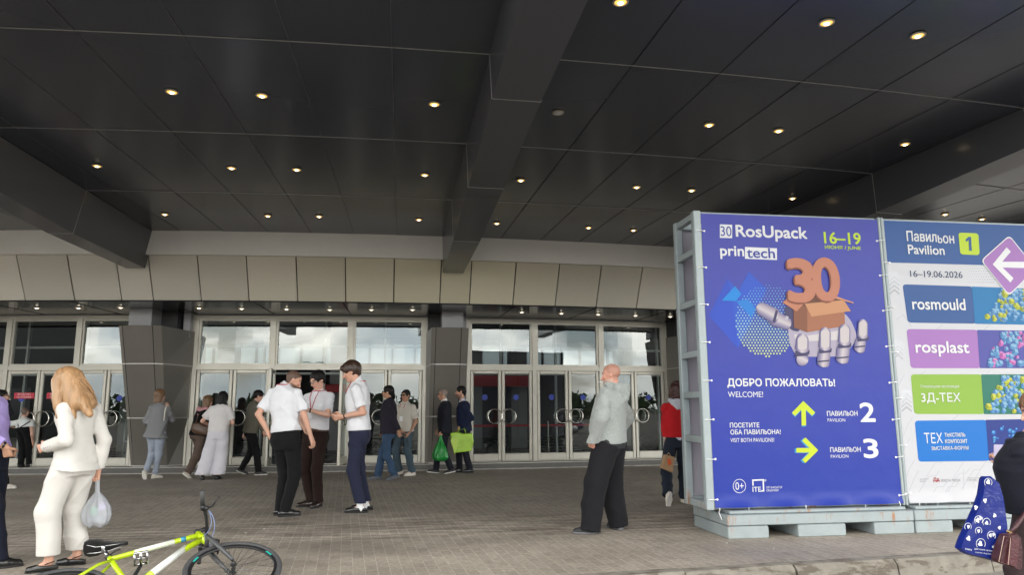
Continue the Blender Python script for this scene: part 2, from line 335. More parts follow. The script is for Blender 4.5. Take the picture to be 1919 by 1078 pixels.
# pale fascia at the end of the ceiling, cassette frieze under it, soffit over the doors
mb = MB(); mb.box(-16, 18, 14.55, 14.63, 4.300, ZC+.6, 60)
for u in (-7.3, -2.0, 3.62, 8.9): pass
mb.build('fascia', strip_m, hall, warp=True)
mb = MB(); mg = MB()
joints = [-15.05+.886*i for i in range(9)]+[-7.08, -6.15, -5.27, -4.68, -3.79, -2.9, -1.99, -1.08, -.16, .74, 1.33, 2.21, 3.09, 3.97, 4.86, 5.78, 6.40, 7.0, 7.88, 8.77, 9.65, 10.53, 11.4, 12.3, 13.2, 14.1, 15, 15.9]
for a, b2 in zip(joints[:-1], joints[1:]):
    g = .011; st = .006*random.uniform(-1, 1)
    zt, zb = 4.40, 3.492; vt, vb = 14.67+st, 15.11+st; k_ = 1+random.uniform(-.10, .07); warm_lit = .06*math.exp(-((a-.2)/3.2)**2); mb.col = ((.615+warm_lit)*k_, (.585+warm_lit*.7)*k_, (.52-warm_lit*.9)*k_)  # random panel tone, plus warm lamplight painted onto the middle panels
    mb.loft([[(a+g, vt, zt), (b2-g, vt, zt), (b2-g, vt+.05, zt), (a+g, vt+.05, zt)],
             [(a+g, vb, zb), (b2-g, vb, zb), (b2-g, vb+.05, zb), (a+g, vb+.05, zb)]])
clad_c = mat('beige_cassette_lit_tone', (.6, .55, .45), .42, .2); at2 = clad_c.node_tree.nodes.new('ShaderNodeAttribute'); at2.attribute_name = 'Col'; clad_c.node_tree.links.new(at2.outputs['Color'], clad_c.node_tree.nodes['Principled BSDF'].inputs['Base Color'])
mb.build('cassette_frieze', clad_c, hall, warp=True, color=True)
mg.box(-15.5, 16, 15.22, 15.26, 3.5, 4.7, 60); mg.box(-15.5, 16, 14.64, 15.2, 4.405, 4.43, 60); mg.build('frieze_backing', seam_d, hall, warp=True)
mb = MB(); mb.box(-16, 18, 15.12, 17.36, 3.495, 3.53, 60); o = mb.build('soffit', mat('soffit_dark_panel', (.03, .03, .033), .16, 0, spec=.6), hall, warp=True)
mb = MB()
for u in np.arange(-15, 17, 1.73): mb.box(u, u+.012, 15.13, 17.3, 3.488, 3.494)
mb.box(-16, 18, 15.128, 15.16, 3.470, 3.494, 60); mb.build('soffit_joint', seam_d, o, warp=True)
# step in front of the doors
mb = MB(); mb.box(-16, 18, 16.98, 17.45, .0, .135, 60); mb.build('entrance_step', plinth_m, hall, warp=True)
mb = MB(); mb.box(-16, 18, 16.9, 16.98, -.01, .012, 60); mb.box(-16, 18, 16.968, 16.985, .120, .138, 60); mb.build('step_edge', edge_m, hall, warp=True)
# columns
COLS = [(-5.85, -4.62), (.56, 1.57), (6.62, 7.75), (-12.1, -10.9), (12.3, 13.4)]
for ci, (a, b2) in enumerate(COLS):
    wd = b2-a; mb = MB(); mt = MB()
    def csec(t, e=0.):
        v0 = 17.02+(16.0-17.02)*t; k = .19*wd/1.2
        fl, fr = a+k*1.05, b2-(.34 if wd > 1.1 else .14)*(1-.25*t*(wd > 1.1))
        return [(a+.02-e, 17.36), (fl-.09-e, v0+.05), (fl-e*.5, v0-e), (fr-.16+e*.5, v0-e), (fr+e, v0+.05), (b2-.02+e, 17.36)]
    levels = [.135, .9, 1.0, 2.27, 3.09]
    rings = [[(u, v, .135+(3.09-.135)*t) for u, v in csec(t)] for t in (0, (1.18-.135)/2.955, (2.31-.135)/2.955, 1)]
    mb.loft(rings); o = mb.build('column', col_m, hall, warp=True)
    for z in (.16, 1.18, 2.31):
        t = (z-.135)/2.955
        mt = MB(); mt.loft([[(u, v, z-.012) for u, v in csec(t, .004)], [(u, v, z+.012) for u, v in csec(t, .004)]]); mt.build('column_band', seam_m, o, warp=True)
    md = MB()
    for q in (0, 1):                                                  # vertical joints of the cassettes
        for t0, t1 in ((0, 1),):
            A, B2 = csec(0), csec(1); i = 2 if q == 0 else 3
            for du in (0,):
                md.loft([[(A[i][0]-.006, A[i][1]-.004, .15), (A[i][0]+.006, A[i][1]-.004, .15), (A[i][0]+.006, A[i][1]+.01, .15), (A[i][0]-.006, A[i][1]+.01, .15)],
                         [(B2[i][0]-.006, B2[i][1]-.004, 3.085), (B2[i][0]+.006, B2[i][1]-.004, 3.085), (B2[i][0]+.006, B2[i][1]+.01, 3.085), (B2[i][0]-.006, B2[i][1]+.01, 3.085)]])
    md.build('column_joint', seam_d, o, warp=True)
    mc = MB(); c = a+wd*.30 if wd > 1.1 else a+wd*.55
    mc.box(c-.235, c+.235, 16.42, 16.9, 3.092, 3.494, 1); mc.build('column_head', capm, hall, warp=True)
    mc = MB(); mc.box(b2-.22, b2-.07, 17.1, 17.36, 2.95, 3.494, 1); mc.build('column_head', capm, hall, warp=True)
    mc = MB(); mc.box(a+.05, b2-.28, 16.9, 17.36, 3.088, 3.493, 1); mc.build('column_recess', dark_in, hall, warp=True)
# glazed bays
VD = 17.37
def frame_box(mb, a, b2, z0, z1, t=.055, v0=None, v1=None):
    v0 = VD-.03 if v0 is None else v0; v1 = VD+.06 if v1 is None else v1
    mb.box(a, a+t, v0, v1, z0, z1); mb.box(b2-t, b2, v0, v1, z0, z1)
    mb.box(a+t, b2-t, v0+.001, v1-.001, z1-t, z1, 3); mb.box(a+t, b2-t, v0+.001, v1-.001, z0, z0+t, 3)
def window(a, b2, z0, z1):
    mb = MB(); frame_box(mb, a, b2, z0, z1, .045); o = mb.build('window', alu, hall, warp=True)
    mb = MB(); n = 4
    for i in range(n):
        p, q = a+.046+(b2-a-.092)*i/n, a+.046+(b2-a-.092)*(i+1)/n
        mb.quad((p, VD+.012, z0+.046), (q, VD+.012, z0+.046), (q, VD+.012, z1-.046), (p, VD+.012, z1-.046))
    mb.build('pane', glass, o, warp=True); return o
DOT = mat('blue_sticker', (.02, .045, .32), .5)
def door(a, b2, hinge_left, dot=True, openang=0., z0=.15, z1=2.235):
    """one door leaf: bevelled aluminium stiles, kick rail, pane, ring pull near the meeting stile"""
    def T(p):                                                        # swing about the hinge, then bend with the front
        u, v, z = p
        if openang:
            h = a if hinge_left else b2; dx, dy = u-h, v-VD; c, s_ = math.cos(openang), math.sin(openang)
            u, v = h+dx*c-dy*s_, VD+dx*s_+dy*c
        return (u, v, z)
    def bld(mb, name, m, par, smooth=False):
        mb.v = [W(T(p)) for p in mb.v]; return mb.build(name, m, par, smooth=smooth)
    st = .078; mb = MB(); kick = .17
    for (p, q, r_, s2) in ((a+.004, a+st, z0, z1), (b2-st, b2-.004, z0, z1)): mb.box(p, q, VD-.045, VD+.02, r_, s2, 1, .012)
    mb.box(a+st, b2-st, VD-.043, VD+.018, z1-st, z1, 1, .012); mb.box(a+st, b2-st, VD-.043, VD+.018, z0, z0+kick, 1, .012)
    o = bld(mb, 'door', alu, hall)
    mb = MB(); mb.quad((a+st, VD-.01, z0+kick), (b2-st, VD-.01, z0+kick), (b2-st, VD-.01, z1-st), (a+st, VD-.01, z1-st)); bld(mb, 'pane', glass_d, o)
    mb = MB(); e = b2-.045 if hinge_left else a+.045; sg = -1 if hinge_left else 1
    c = e+sg*.12; r_ = .165; zc = 1.17
    for vv in (VD-.105, VD+.085):
        mb.tube([(c+r_*math.cos(t), vv, zc+r_*math.sin(t)) for t in np.linspace(0, 2*math.pi, 29)[:-1]], .012, 8, closed=True)
    for dz in (.12, -.12):
        mb.tube([(e, VD-.105, zc+dz*1.02), (e, VD+.085, zc+dz*1.02)], .012, 8)
    bld(mb, 'handle', steel, o, True)
    if dot:
        mb = MB(); cc = (a+b2)/2-.02; mb.poly([(cc+.068*math.cos(t), VD-.0125, 1.61+.068*math.sin(t)) for t in np.linspace(0, 2*math.pi, 25)[:-1]]); bld(mb, 'sticker', DOT, o)
    return o
BAYS = [(-10.9, -5.85, (-8.87, -7.25)), (-4.62, .56, (-2.89, -1.14)), (1.57, 6.62, (3.18, 4.87)), (7.75, 12.3, (9.3, 10.8))]
for bi, (a, b2, mu) in enumerate(BAYS):
    ed = [a]+list(mu)+[b2]
    mb = MB()
    for e in ed: mb.box(e-.05, e+.05, VD-.06, VD+.08, .136, 3.47)
    for p, q in zip(ed[:-1], ed[1:]):
        mb.box(p+.05, q-.05, VD-.055, VD+.07, 2.237, 2.335, 4); mb.box(p+.05, q-.05, VD-.055, VD+.07, 3.395, 3.47, 4)
        mb.box(p+.05, q-.05, VD-.03, VD+.07, .136, .148, 4)
    mb.box(a-.10, a-.052, VD-.09, VD-.01, .136, 3.49); mb.box(b2+.052, b2+.10, VD-.09, VD-.01, .136, 3.49)
    mb.build('entrance_frame', alu, hall, warp=True)
    for wi, (p, q) in enumerate(zip(ed[:-1], ed[1:])):
        window(p+.052, q-.052, 2.337, 3.393)
        m_ = (p+q)/2; opn = (bi == 1 and wi == 1)
        door(p+.056, m_-.003, True, dot=(bi != 1), openang=R(-84) if opn else 0.)
        door(m_+.003, q-.056, False, dot=(bi != 1), openang=R(84) if opn else 0.)
# interior hall and vestibule
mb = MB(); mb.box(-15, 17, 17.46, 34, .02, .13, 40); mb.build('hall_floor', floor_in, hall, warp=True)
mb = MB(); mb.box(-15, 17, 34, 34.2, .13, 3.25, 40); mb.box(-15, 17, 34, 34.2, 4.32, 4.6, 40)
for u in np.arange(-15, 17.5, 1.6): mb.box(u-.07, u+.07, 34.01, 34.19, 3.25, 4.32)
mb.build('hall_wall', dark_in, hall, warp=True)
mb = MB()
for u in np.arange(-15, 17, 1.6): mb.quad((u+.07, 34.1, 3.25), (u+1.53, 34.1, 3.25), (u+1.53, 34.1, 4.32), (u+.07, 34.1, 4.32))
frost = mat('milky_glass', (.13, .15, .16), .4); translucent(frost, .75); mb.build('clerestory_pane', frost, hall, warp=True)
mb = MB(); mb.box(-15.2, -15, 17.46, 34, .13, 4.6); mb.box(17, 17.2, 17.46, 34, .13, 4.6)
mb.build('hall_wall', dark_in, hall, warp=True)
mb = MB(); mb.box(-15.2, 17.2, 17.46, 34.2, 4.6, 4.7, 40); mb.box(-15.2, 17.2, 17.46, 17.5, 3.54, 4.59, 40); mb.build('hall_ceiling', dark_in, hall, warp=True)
mb = MB()
for u in np.arange(-12.5, 14, 1.72): mb.box(u-.03, u+.03, 20.4, 20.48, .131, 3.9)
for z in (2.28, 3.0, 3.85): mb.box(-13, 15, 20.41, 20.47, z, z+.06, 40)
mb.build('vestibule_screen', mat('pale_interior_frame', (.55, .56, .55), .5, .1), hall, warp=True)
for u in (-9.6, -6.2, -2.2, 2.7, 4.4, 9.0):
    mb = MB(); mb.box(u-.3, u+.3, 23.5, 24.1, .131, 4.58); mb.build('hall_pillar', mat('interior_grey', (.22, .22, .22), .6), hall, warp=True)
def uvbox(name, u0_, u1_, v0_, v1_, z0_, z1_, m, label, cat, group=None, n=4):
    mb = MB(); mb.box(u0_, u1_, v0_, v1_, z0_, z1_, n, .01); p = W(((u0_+u1_)/2, v0_, z0_))
    return tag(mb.build(name, m, warp=True, loc=p), label, cat, group)
red_m = mat('red_panel', (.55, .02, .03), .5)
o = uvbox('hanging_sign', 1.7, 4.6, 22.0, 22.08, 2.02, 2.34, red_m, 'red hanging sign board inside the hall behind the right doors', 'sign')
o = uvbox('hanging_sign', -2.6, -1.2, 22.6, 22.68, 1.86, 2.1, red_m, 'red hanging sign board inside the hall behind the open middle doors', 'sign')
# belt barrier inside the right-hand doors
bb = empty('queue_barrier', W((1.9, 18.7, .13)), 'silver post belt barrier with a red belt behind the right doors', 'barrier')
for u in (1.75, 3.9, 4.45, 6.3):
    mb = MB(); p = W((u, 18.7, .13)); mb.lathe([(.16, 0), (.16, .015), (.03, .04), (.03, .8), (.034, .82), (.034, .9), (.02, .92)], p, n=14); mb.build('post', steel, bb, smooth=False)
mb = MB(); mb.box(1.75, 6.3, 18.69, 18.694, .90, .955, 12); mb.build('belt', red_m, bb, warp=True)
# steel crowd barrier behind the left doors
cb = empty('crowd_barrier', W((-6.2, 18.6, .13)), 'white tubular crowd barrier behind the glass beside the left column', 'barrier')
mb = MB()
for z in (.25, .62, 1.12): mb.tube([W((-6.7, 18.6, z)), W((-5.6, 18.6, z))], .018)
for u in np.arange(-6.7, -5.5, .275): mb.tube([W((u, 18.6, .25)), W((u, 18.6, 1.12))], .012 if -6.6 < u < -5.7 else .018)
for u in (-6.6, -5.7): mb.tube([W((u, 18.35, .14)), W((u, 18.6, .4)), W((u, 18.85, .14))], .018)
mb.build('rail', mat('galvanised', (.6, .62, .62), .4, .6), cb, smooth=True)
# ------------------------------------------------------------------ recessed lamps
ring_m = mat('lamp_trim', (.55, .5, .4), .35, .6)
lamp_m = (mat('lamp_lens', (1, .9, .7), .4, emit=((1., .80, .45), 5.)), mat('lamp_reflector_warm', (.6, .4, .15), .3, .5, emit=((1., .52, .10), .75)))
lamp_w = (mat('lamp_lens_pale', (1, .95, .8), .4, emit=((1., .90, .70), 4.)), mat('lamp_reflector_pale', (.6, .55, .45), .3, .5, emit=((1., .82, .55), 1.0)))
lamp_off = (mat('lamp_lens_off', (.55, .55, .55), .3), mat('lamp_reflector_off', (.5, .5, .5), .3))
def lamp_proto(name, lm):
    mb = MB(); n = 18; vs = []
    prof = [(.070, .0), (.070, -.010), (.056, -.014), (.050, -.004)]
    mb.lathe(prof, (0, 0, 0), n=n)
    o = mb.build(name, ring_m, smooth=False)
    mb = MB(); mb.lathe([(.050, -.006), (.044, -.014), (.026, -.016)], (0, 0, 0), n=n); mb.build('reflector', lm[1], o, smooth=True)
    mb = MB(); mb.lathe([(.027, -.015), (.022, -.022), (.008, -.024)], (0, 0, 0), n=n); mb.build('lens', lm[0], o, smooth=True); return o
LC = [(322,171),(491,178),(814,194),(182,310),(434,314),(556,317),(796,327),(309,401),(502,404),(598,405),(785,411),(1163,2),(1549,41),(1720,65),(1329,233),(1459,244),(1696,269),(976,337),(1193,350),(1296,356),(1485,371),(931,418),(1103,426),(1187,431),(1771,401),(1840,410)]
protos = {}
def place_lamp(kind, lm, p, label, group):
    if kind not in protos:
        o = lamp_proto('ceiling_downlight', lm); protos[kind] = o
    else:
        src = protos[kind]; o = src.copy(); COL.objects.link(o)
        for ch in list(src.children):
            c = ch.copy(); COL.objects.link(c); c.parent = o
    o.location = p; tag(o, label, 'ceiling lamp', group); return o
ORD = ['first', 'second', 'third', 'fourth', 'fifth', 'sixth']
ROWN = {13: 'row nearest the pale fascia', 10: 'second row from the pale fascia', 8: 'third row from the pale fascia', 5: 'row nearest the viewer'}
cnt = {}
for (x, y) in sorted(LC, key=lambda q: abs(to_uv(at_z(q[0], q[1], ZC))[0]-.95)):
    p = at_z(x, y, ZC-.006); u, v = to_uv(p)
    side = 'left of the central beam' if u < .95 else ('right of the central beam' if u < 6 else 'beyond the right beam')
    row = ROWN[int(v)]; k = cnt.get((side, row), 0); cnt[(side, row)] = k+1
    place_lamp('warm', lamp_m, p, 'warm lit downlight, %s one %s, %s' % (ORD[k], side, row), 'lit canopy downlights')
place_lamp('off', lamp_off, at_z(1046, 210, ZC-.006), 'unlit grey downlight in the dark canopy just right of the central beam', None)
for i, (x, y) in enumerate(((69,577),(147,577),(226,576),(373,577),(453,578),(537,579),(618,580),(696,580),(773,580),(978,585),(1052,587),(1121,589),(1191,591),(1256,593))):
    p = at_z(x, y, 3.485); k, bay = (i, 'left') if i < 3 else ((i-3, 'middle') if i < 9 else (i-9, 'right'))
    place_lamp('pale', lamp_w, p, 'pale soffit downlight, %s from the left above the %s glazed bay' % (ORD[k], bay), 'soffit downlights over the doors')
# ------------------------------------------------------------------ banner stands on steel pallets
YB = 7.50
def BP(x, y): p = at_y(x, y, YB); return np.array([p[0], p[2]])
pale_steel = None
def rust_mat():
    m = mat('pale_painted_steel', (.30, .345, .355), .5, .1, var=.08, vscale=6, bump=.1, bscale=30)
    t = m.node_tree; n = t.nodes; l = t.links; b = n['Principled BSDF']; src = b.inputs['Base Color'].links[0].from_socket
    tc = n.new('ShaderNodeTexCoord'); mp = n.new('ShaderNodeMapping'); mp.inputs['Scale'].default_value = (7, 7, 1.3); l.new(tc.outputs['Object'], mp.inputs[0])
    nz = n.new('ShaderNodeTexNoise'); nz.inputs['Scale'].default_value = 1.6; nz.inputs['Detail'].default_value = 8; nz.inputs['Roughness'].default_value = .7; l.new(mp.outputs[0], nz.inputs['Vector'])
    rp = n.new('ShaderNodeValToRGB'); rp.color_ramp.elements[0].position = .55; rp.color_ramp.elements[1].position = .66; l.new(nz.outputs['Fac'], rp.inputs[0])
    sx = n.new('ShaderNodeSeparateXYZ'); l.new(tc.outputs['Object'], sx.inputs[0])
    mr = n.new('ShaderNodeMapRange'); mr.inputs[1].default_value = .06; mr.inputs[2].default_value = .22; mr.inputs[3].default_value = .15; mr.inputs[4].default_value = 1; l.new(sx.outputs['Z'], mr.inputs[0])
    mr2 = n.new('ShaderNodeMapRange'); mr2.inputs[1].default_value = .30; mr2.inputs[2].default_value = .45; mr2.inputs[3].default_value = 1; mr2.inputs[4].default_value = 0.0; l.new(sx.outputs['Z'], mr2.inputs[0])
    m1 = n.new('ShaderNodeMath'); m1.operation = 'MULTIPLY'; l.new(mr.outputs[0], m1.inputs[0]); l.new(mr2.outputs[0], m1.inputs[1])
    m2 = n.new('ShaderNodeMath'); m2.operation = 'MULTIPLY'; l.new(m1.outputs[0], m2.inputs[0]); l.new(rp.outputs[0], m2.inputs[1])
    mx = n.new('ShaderNodeMix'); mx.data_type = 'RGBA'; mx.inputs[7].default_value = (.34, .125, .022, 1); l.new(m2.outputs[0], mx.inputs[0]); l.new(src, mx.inputs[6]); l.new(mx.outputs[2], b.inputs['Base Color'])
    return m
pale_steel = rust_mat()
cord = mat('white_cord', (.75, .75, .75), .7)
back_cloth = mat('white_banner_back', (.62, .60, .68), .75, var=.05, vscale=2)
PRINT = attr_mat('printed_ink', .5, spec=.35)
translucent(back_cloth, .6)
VINYL = attr_mat('banner_vinyl', .42, spec=.4, bump=.35); VINYL.node_tree.nodes['Noise Texture'].inputs['Scale'].default_value = 2.2; VINYL.node_tree.nodes['Bump'].inputs['Distance'].default_value = .03; translucent(VINYL, .22)
def cbuild(mb, name, par, Y):
    mb.c = [(c[0]*.56, c[1]*.56, c[2]*.56) for c in mb.c]
    return mb.build(name, PRINT, par, color=True)
TXT = {}
def text_mesh(s, bold):
    s = s.replace('е', 'e')
    """outline of the built-in font, every outer contour filled with its own holes (strokes of a glyph may overlap)"""
    if s not in TXT:
        from mathutils.geometry import tessellate_polygon
        cu = bpy.data.curves.new('t', 'FONT'); cu.body = s; cu.size = 1; cu.resolution_u = 5; cu.fill_mode = 'NONE'
        o = bpy.data.objects.new('t', cu); COL.objects.link(o); bpy.context.view_layer.update()
        me = bpy.data.meshes.new_from_object(o.evaluated_get(bpy.context.evaluated_depsgraph_get()))
        P = [p.co.to_2d() for p in me.vertices]; nb = {}
        for e in me.edges: i, j = e.vertices; nb.setdefault(i, []).append(j); nb.setdefault(j, []).append(i)
        seen = set(); loops = []
        for st in nb:
            if st in seen: continue
            lp = [st]; seen.add(st); cur = st
            while True:
                nx = [k for k in nb[cur] if k not in seen]
                if not nx: break
                cur = nx[0]; seen.add(cur); lp.append(cur)
            pts = [P[i] for i in lp]
            if len(pts) > 2: loops.append(pts)
        # keep the drawing direction of each contour: vertices are stored in contour order
        def area(q): return .5*sum(q[i-1].x*q[i].y-q[i].x*q[i-1].y for i in range(len(q)))
        idl = []
        k0 = 0
        for q in loops: idl.append(area(q))
        def inside(p, q):
            c = False
            for i in range(len(q)):
                a, b_ = q[i-1], q[i]
                if (a.y > p.y) != (b_.y > p.y) and p.x < (b_.x-a.x)*(p.y-a.y)/(b_.y-a.y)+a.x: c = not c
            return c
        sgn = [1 if v_ > 0 else -1 for v_ in idl]; big = sgn[max(range(len(loops)), key=lambda i: abs(idl[i]))]
        V = []; F = []; n_ = 0
        for i, q in enumerate(loops):
            cont = [j for j in range(len(loops)) if j != i and abs(idl[j]) > abs(idl[i]) and all(inside(p, loops[j]) for p in q[::max(1, len(q)//6)])]
            if cont: continue                                            # a hole: belongs to its outer contour
            holes = [h for j, h in enumerate(loops) if j != i and abs(idl[j]) < abs(idl[i]) and all(inside(p, q) for p in h[::max(1, len(h)//6)])]
            polys = [[p.to_3d() for p in q]]+[[p.to_3d() for p in h] for h in holes]
            tri = tessellate_polygon(polys); k = len(V)
            fl = [p for pl in polys for p in pl]
            for tr_ in tri:
                k = len(V); V += [(fl[t_].x, fl[t_].y, n_ % 9) for t_ in tr_]; F.append((k, k+1, k+2)); n_ += 1
        bpy.data.objects.remove(o); bpy.data.curves.remove(cu); bpy.data.meshes.remove(me)
        TXT[s] = (np.array(V, float), F)
    return TXT[s]
def text(mb, s, x0, x1, y0, y1, col, bold=.0, Y=None, z=None, slope=.0):
    """lettering s filling the photo box x0..x1, y0..y1 (heights read at its left end) on the banner plane"""
    v, f = text_mesh(s, 0.); lo, hi = v.min(0), v.max(0)
    a = BP(x0, y1); b_ = BP(x0, y0); c = BP(x1, y1+slope*(x1-x0))
    ww, hh = c[0]-a[0], b_[1]-a[1]
    P = [(a[0]+(p[0]-lo[0])/(hi[0]-lo[0])*ww, Y-.00003*p[2], a[1]+(p[1]-lo[1])/(hi[1]-lo[1])*hh) for p in v]
    t = max(0, bold)*.95*hh                                        # heavier weights: the same outline laid over itself, slightly shifted
    for k, (dx, dz) in enumerate(((0, 0), (t, 0), (-t, 0), (0, t), (0, -t), (t*.7, t*.7), (-t*.7, t*.7), (t*.7, -t*.7), (-t*.7, -t*.7)) if bold > 0 else ((0, 0),)):
        mb.add([(p[0]+dx, p[1]-.00028*k, p[2]+dz) for p in P], f, col)
def text_soft(mb, s, x0, x1, y0, y1, col, bold=.0, Y=None, slope=.0):
    """lowercase line with a soft sign: the sign is a round-bowled stroke brought down to the height of the other letters"""
    wd = lambda q: (lambda v: v[:, 0].max()-v[:, 0].min())(text_mesh(q, 0)[0]); ht = lambda q: (lambda v: v[:, 1].max()-v[:, 1].min())(text_mesh(q, 0)[0])
    a, c = s.split('ь', 1); tot = wd(a+'b'+c); k = (x1-x0)/tot; H_ = ht(a); dn = 0
    if ht(a) > ht('н')*1.15: xh = ht('н')/ht(a)
    else: xh = .97
    X = lambda q: x0+q*k; dy = lambda x: slope*(x-x0)
    e1, e2 = wd(a), wd(a+'b'); text(mb, a, x0, X(e1), y0, y1, col, bold, Y, slope=slope)
    bx0 = X(e2-wd('b')); text(mb, 'b', bx0, X(e2), y1-(y1-y0)*xh+dy(bx0), y1+dy(bx0), col, bold, Y, slope=slope)
    if c: cx0 = X(tot-wd(c)); text(mb, c, cx0, x1, y1-(y1-y0)*xh*(ht(c)/ht('н'))+dy(cx0), y1+dy(cx0), col, bold, Y, slope=slope)
def pp(mb, pts, col, Y):                                             # polygon from photo points on the banner plane
    P = [BP(*p) for p in pts]; mb.poly([(p[0], Y, p[1]) for p in P], col)
def strip(mb, a, b_, r0, r1, cols, Y, n=9):                           # rounded finger shape, shaded as printed across its width
    a, b_ = BP(*a), BP(*b_); d = b_-a; ln = np.linalg.norm(d); d = d/ln; nn = np.array([-d[1], d[0]]); k = 1/ (F_PX/YB)*1.0
    r0, r1 = r0*k, r1*k; rows = []
    T = list(np.linspace(0, 1, 8))
    prof = [(-math.cos(q)*r0, math.sin(q)) for q in np.linspace(0.25, math.pi/2, 5)][:-1]
    rr = [(t_*1.0, s_*r0) for t_, s_ in prof]+[(t*ln, r0+(r1-r0)*t) for t in T]+[(ln+math.sin(q)*r1*.55, math.cos(q)*r1) for q in np.linspace(.3, math.pi/2-.15, 4)]
    vs = []; fs = []; cs = []
    for t_, w_ in rr:
        for j in range(n):
            s_ = -1+2*j/(n-1); p = a+d*t_+nn*w_*s_; vs.append((p[0], Y, p[1]))
            g = (s_+1)/2*(len(cols)-1); i = min(int(g), len(cols)-2); q = g-i
            cs.append(tuple(cols[i][m]*(1-q)+cols[i+1][m]*q for m in range(3)))
    for i in range(len(rr)-1):
        for j in range(n-1): fs.append((i*n+j, i*n+j+1, (i+1)*n+j+1, (i+1)*n+j))
    mb.add(vs, fs, cs)
def round_poly(pts, r, n=4):                                          # rounded corners of a photo-space polygon
    o = []
    for i, p in enumerate(pts):
        p = np.array(p, float); a = np.array(pts[i-1], float)-p; b_ = np.array(pts[(i+1) % len(pts)], float)-p
        rr = min(r, np.linalg.norm(a)*.45, np.linalg.norm(b_)*.45); a = p+a/np.linalg.norm(a)*rr; b_ = p+b_/np.linalg.norm(b_)*rr
        for t in np.linspace(0, 1, n+1): o.append(tuple((1-t)**2*a+2*t*(1-t)*p+t*t*b_))
    return o
WHITE = (1.05, 1.05, 1.07); LIME = tuple(c*1.2 for c in srgb(198, 222, 48)); BLUEB = (.050, .075, .46)
X0, ZT, ZB = BP(1313, 400)[0], BP(1480, 406)[1], BP(1342, 952)[1]
X1 = BP(1691, 945)[0]
XB0 = BP(1663, 500)[0]; XB1 = XB0+2.16
def stand(xa, xb, name, label, pal_x0, pal_x1, sl=.085, sr_=.085):
    root = empty(name, ((xa+xb)/2, YB+.3, 0), label, 'banner stand')
    mb = MB(); zt = ZT+.03; y0, y1 = YB+.03, YB+.62; s = .085
    fb = MB()
    for (px, py, s_) in ((xa-.003-sl, y0-.04, sl), (xb+.003, y0-.04, sr_), (xa-.003-sl, y1-s, sl), (xb+.003, y1-s, sr_)): fb.box(px, px+s_, py, py+s, .27, zt, 1, .008)
    fb.box(xa-.005, xb+.005, y0+.005, y0+s-.005, zt-s, zt-.002, 1, .008); fb.box(xa-.005, xb+.005, y1-s+.005, y1-.005, zt-s, zt-.002, 1, .008)
    fb.box(xa-.005, xb+.005, y0+.005, y0+s-.005, .272, .272+s*.8, 1, .008); fb.box(xa-.005, xb+.005, y1-s+.005, y1-.005, .272, .272+s, 1, .008)
    for px, s in ((xa-sl+.002, sl-.006), (xb+.007, sr_-.002)):
        for z in (.275, .95, 1.42, 1.86, 2.42, 2.98, zt-.085): fb.box(px, px+s-.004, y0+.05, y1-.088, z, z+.07, 1, .006)
    fb.build('frame', pale_steel, root)
    # pallet of two courses with fork openings
    pb = MB(); yp0, yp1 = 7.37, 8.27
    pb.box(pal_x0, pal_x1, yp0, yp1, .128, .232, 1, .008); 
    wv = pal_x1-pal_x0
    for f0, f1 in ((0, .215), (.365, .625), (.775, 1.0)):
        pb.box(pal_x0+wv*f0+.004, pal_x0+wv*f1-.004, yp0+.004, yp1-.004, .0, .122, 1, .008)
    pb.box(pal_x0+.05, pal_x1-.05, yp0+.05, yp1-.05, .235, .268, 1, .008)
    pb.build('pallet', pale_steel, root)
    mb = MB(); n, m = 30, 22
    return root, zt, y0, y1
def cloth(root, xa, xb, colf, ripple, name='banner'):
    mb = MB(); nx, nz_ = 48, 60; vs = []; fs = []; cs = []
    for j in range(nz_+1):
        t = j/nz_
        for i in range(nx+1):
            s_ = i/nx; x = xa+(xb-xa)*s_; z = ZB+(ZT-ZB)*t
            e = max(0, 1-t*26)
            y = YB-ripple*e*e*(.25+abs(math.sin(s_*math.pi*4.05+.12)))
            vs.append((x, y, z+.0*e)); cs.append(colf(s_, t))
    for j in range(nz_):
        for i in range(nx): fs.append((j*(nx+1)+i, j*(nx+1)+i+1, (j+1)*(nx+1)+i+1, (j+1)*(nx+1)+i))
    mb.add(vs, fs, cs); o = mb.build(name, VINYL, root, color=True, smooth=True)
    mb = MB(); mb.quad((xa+.01, YB+.012, ZB+.02), (xb-.01, YB+.012, ZB+.02), (xb-.01, YB+.012, ZT-.02), (xa+.01, YB+.012, ZT-.02)); mb.build('banner_lining', back_cloth, root)
    mb = MB(); mb.quad((xa+.01, YB+.60, ZB+.02), (xb-.01, YB+.60, ZB+.02), (xb-.01, YB+.60, ZT-.02), (xa+.01, YB+.60, ZT-.02)); mb.build('rear_banner', back_cloth, root)
    return o
def ties(o, pts, root):
    proto = None
    for (x, z, dx, dz) in pts:
        if proto is None or (dx, dz) != proto[1]:
            mb = MB(); P = [(0, -.006, 0), (dx*.5, -.03, dz*.5), (dx, -.012, dz)]
            mb.tube(P, .0045, 6); mb.lathe([(.011, -.003), (.012, 0), (.011, .004)], (0, -.004, 0), (0, -1, 0), 8)
            if dz < 0: mb.tube([(dx, -.012, dz), (dx*1.1+.02, -.03, dz-.07)], .005, 5)
            t = mb.build('tie', cord, None); t.parent = root; t.location = (x-root.location.x, YB-root.location.y, z); proto = (t, (dx, dz))
        else:
            t = proto[0].copy(); COL.objects.link(t); t.parent = root; t.location = (x-root.location.x, YB-root.location.y, z)
px0 = at_z(1365, 1012, 0)[0]; px1 = at_z(1726, 1003, 0)[0]
